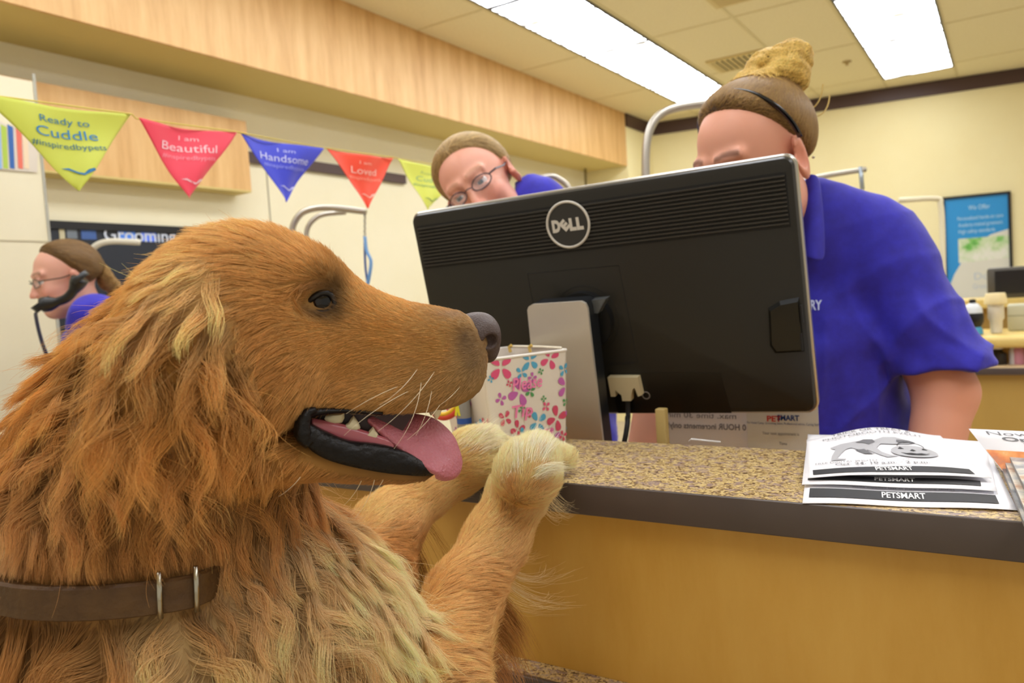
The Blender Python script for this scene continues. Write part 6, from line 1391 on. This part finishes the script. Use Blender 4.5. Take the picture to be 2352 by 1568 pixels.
# --- woman on the phone
c3_ = W(152, 640, 2.35); fd3 = face_dir(c3_, 78, -10); h3 = Head(c3_, fd3, [0, 0, 1.], .92); h3.c = c3_-h3.w(-.0, .0, 0)+c3_
w3 = thing('person', 'woman in profile at the left edge holding a phone handset between ear and shoulder', 'person', (h3.c[0], h3.c[1], 0))
n3 = h3.w(-.05, -.17, 0); n3[2] = h3.c[2]-.155
sd3 = nrm(np.cross([0, 0, 1.], nrm(fd3*np.array([1, 1, 0])))); s3a = n3+sd3*.15+np.array([0, 0, .03]); s3b = n3-sd3*.17+np.array([0, 0, -.05])
if s3a@(-FWD) < s3b@(-FWD): s3a, s3b = n3-sd3*.15+np.array([0, 0, .03]), n3+sd3*.17+np.array([0, 0, -.05])
s3a = W(222, 735, 2.32); el3 = s3a+np.array([.02, -.02, -.24])
def skin3(P):
    d = h3.sdf(P); d = smin(d, cap_(P, h3.w(-.03, -.07, 0), n3, .045, .052), .03); d = smin(d, chain(P, [s3b, n3, s3a, el3], [.05, .055, .05, .045], .02), .03); return d
V, Q = nets(skin3, h3.c-np.array([.26, .26, .5]), h3.c+np.array([.26, .26, .18]), .005); V = relax(V, Q, 1, .35); fast_obj('body', V, Q, m_skin, w3, h3.color(V, 'dba590', brow='6b4c34')); eyeb(h3, w3, look=(1, -.3, 0)); glasses(h3, w3, '262a1e')
def shirt3(P):
    d = chain(P, [s3b, n3-[0, 0, .04], s3a, s3a+(el3-s3a)*.7], [.07, .07, .072, .07], .03); d = smin(d, chain(P, [n3-[0, 0, .15], n3-[0, 0, .55]], [.14, .14], .05), .05)
    d = d+fold(P, .003); return smax(d, -cap_(P, n3+[0, 0, -.02], h3.w(-.02, -.07, 0), .05, .065), .006)
V, Q = nets(shirt3, n3-np.array([.36, .36, .75]), n3+np.array([.36, .36, .16]), .008); fast_obj('shirt', V, Q, m_shirt, w3)
hair_cap(h3, w3, ('6e5230', 'a5824c'), '5e4528', front_u=.058, bun=[((-.115, -.02, 0), (.022, .045, .03)), ((-.135, -.07, 0), (.02, .05, .026))], target=(-.115, -.01, 0), nS=10000, rad=.0006)
legs_p(w3, n3-[0, 0, .5], n3[2]-.5)
# phone handset and its coiled cord
ph = thing('phone_handset', 'black desk phone handset held at the ear of the woman at the left edge', 'phone', tuple(W(130, 690, 2.2)))
A_, B_3 = W(184, 640, 2.10), W(98, 700, 2.10); ax_ = nrm(B_3-A_); tc3 = nrm(CAMP-A_); sd_ = np.cross(ax_, tc3); sd_ = sd_ if sd_[2] < 0 else -sd_
hp_ = catmull(np.array([A_-ax_*.0, A_+ax_*.03+sd_*.014, (A_+B_3)/2+sd_*.022, B_3-ax_*.03+sd_*.014, B_3]), 5)
rr_p = np.interp(np.linspace(0, 1, len(hp_)), [0, .12, .3, .7, .88, 1], [.026, .024, .015, .015, .026, .026]); v, f = tube(hp_, rr_p, 14, flat=.8); obj('handle', v, f, mat('phone_black', '101216', .35), ph)
v, f = tube([A_-sd_*.012, A_+sd_*.004], .026, 18); obj('earpiece', v, f, mat('phone_grey', '2c3034', .35), ph); v, f = tube([B_3-sd_*.012, B_3+sd_*.01], [.028, .024], 18); obj('mouthpiece', v, f, mat('phone_black2', '0b0d12', .3), ph)
t_ = np.linspace(0, 1, 320); cpts = np.array([W(82+14*s_*s_+14*s_, 722+100*s_, 2.1) for s_ in t_])+np.stack([.007*np.cos(t_*2*np.pi*26), 0*t_, .007*np.sin(t_*2*np.pi*26)], 1)
v, f = tube(cpts, .0018, 5); obj('cord', v, f, mat('cord_navy', '23264a', .4), ph)
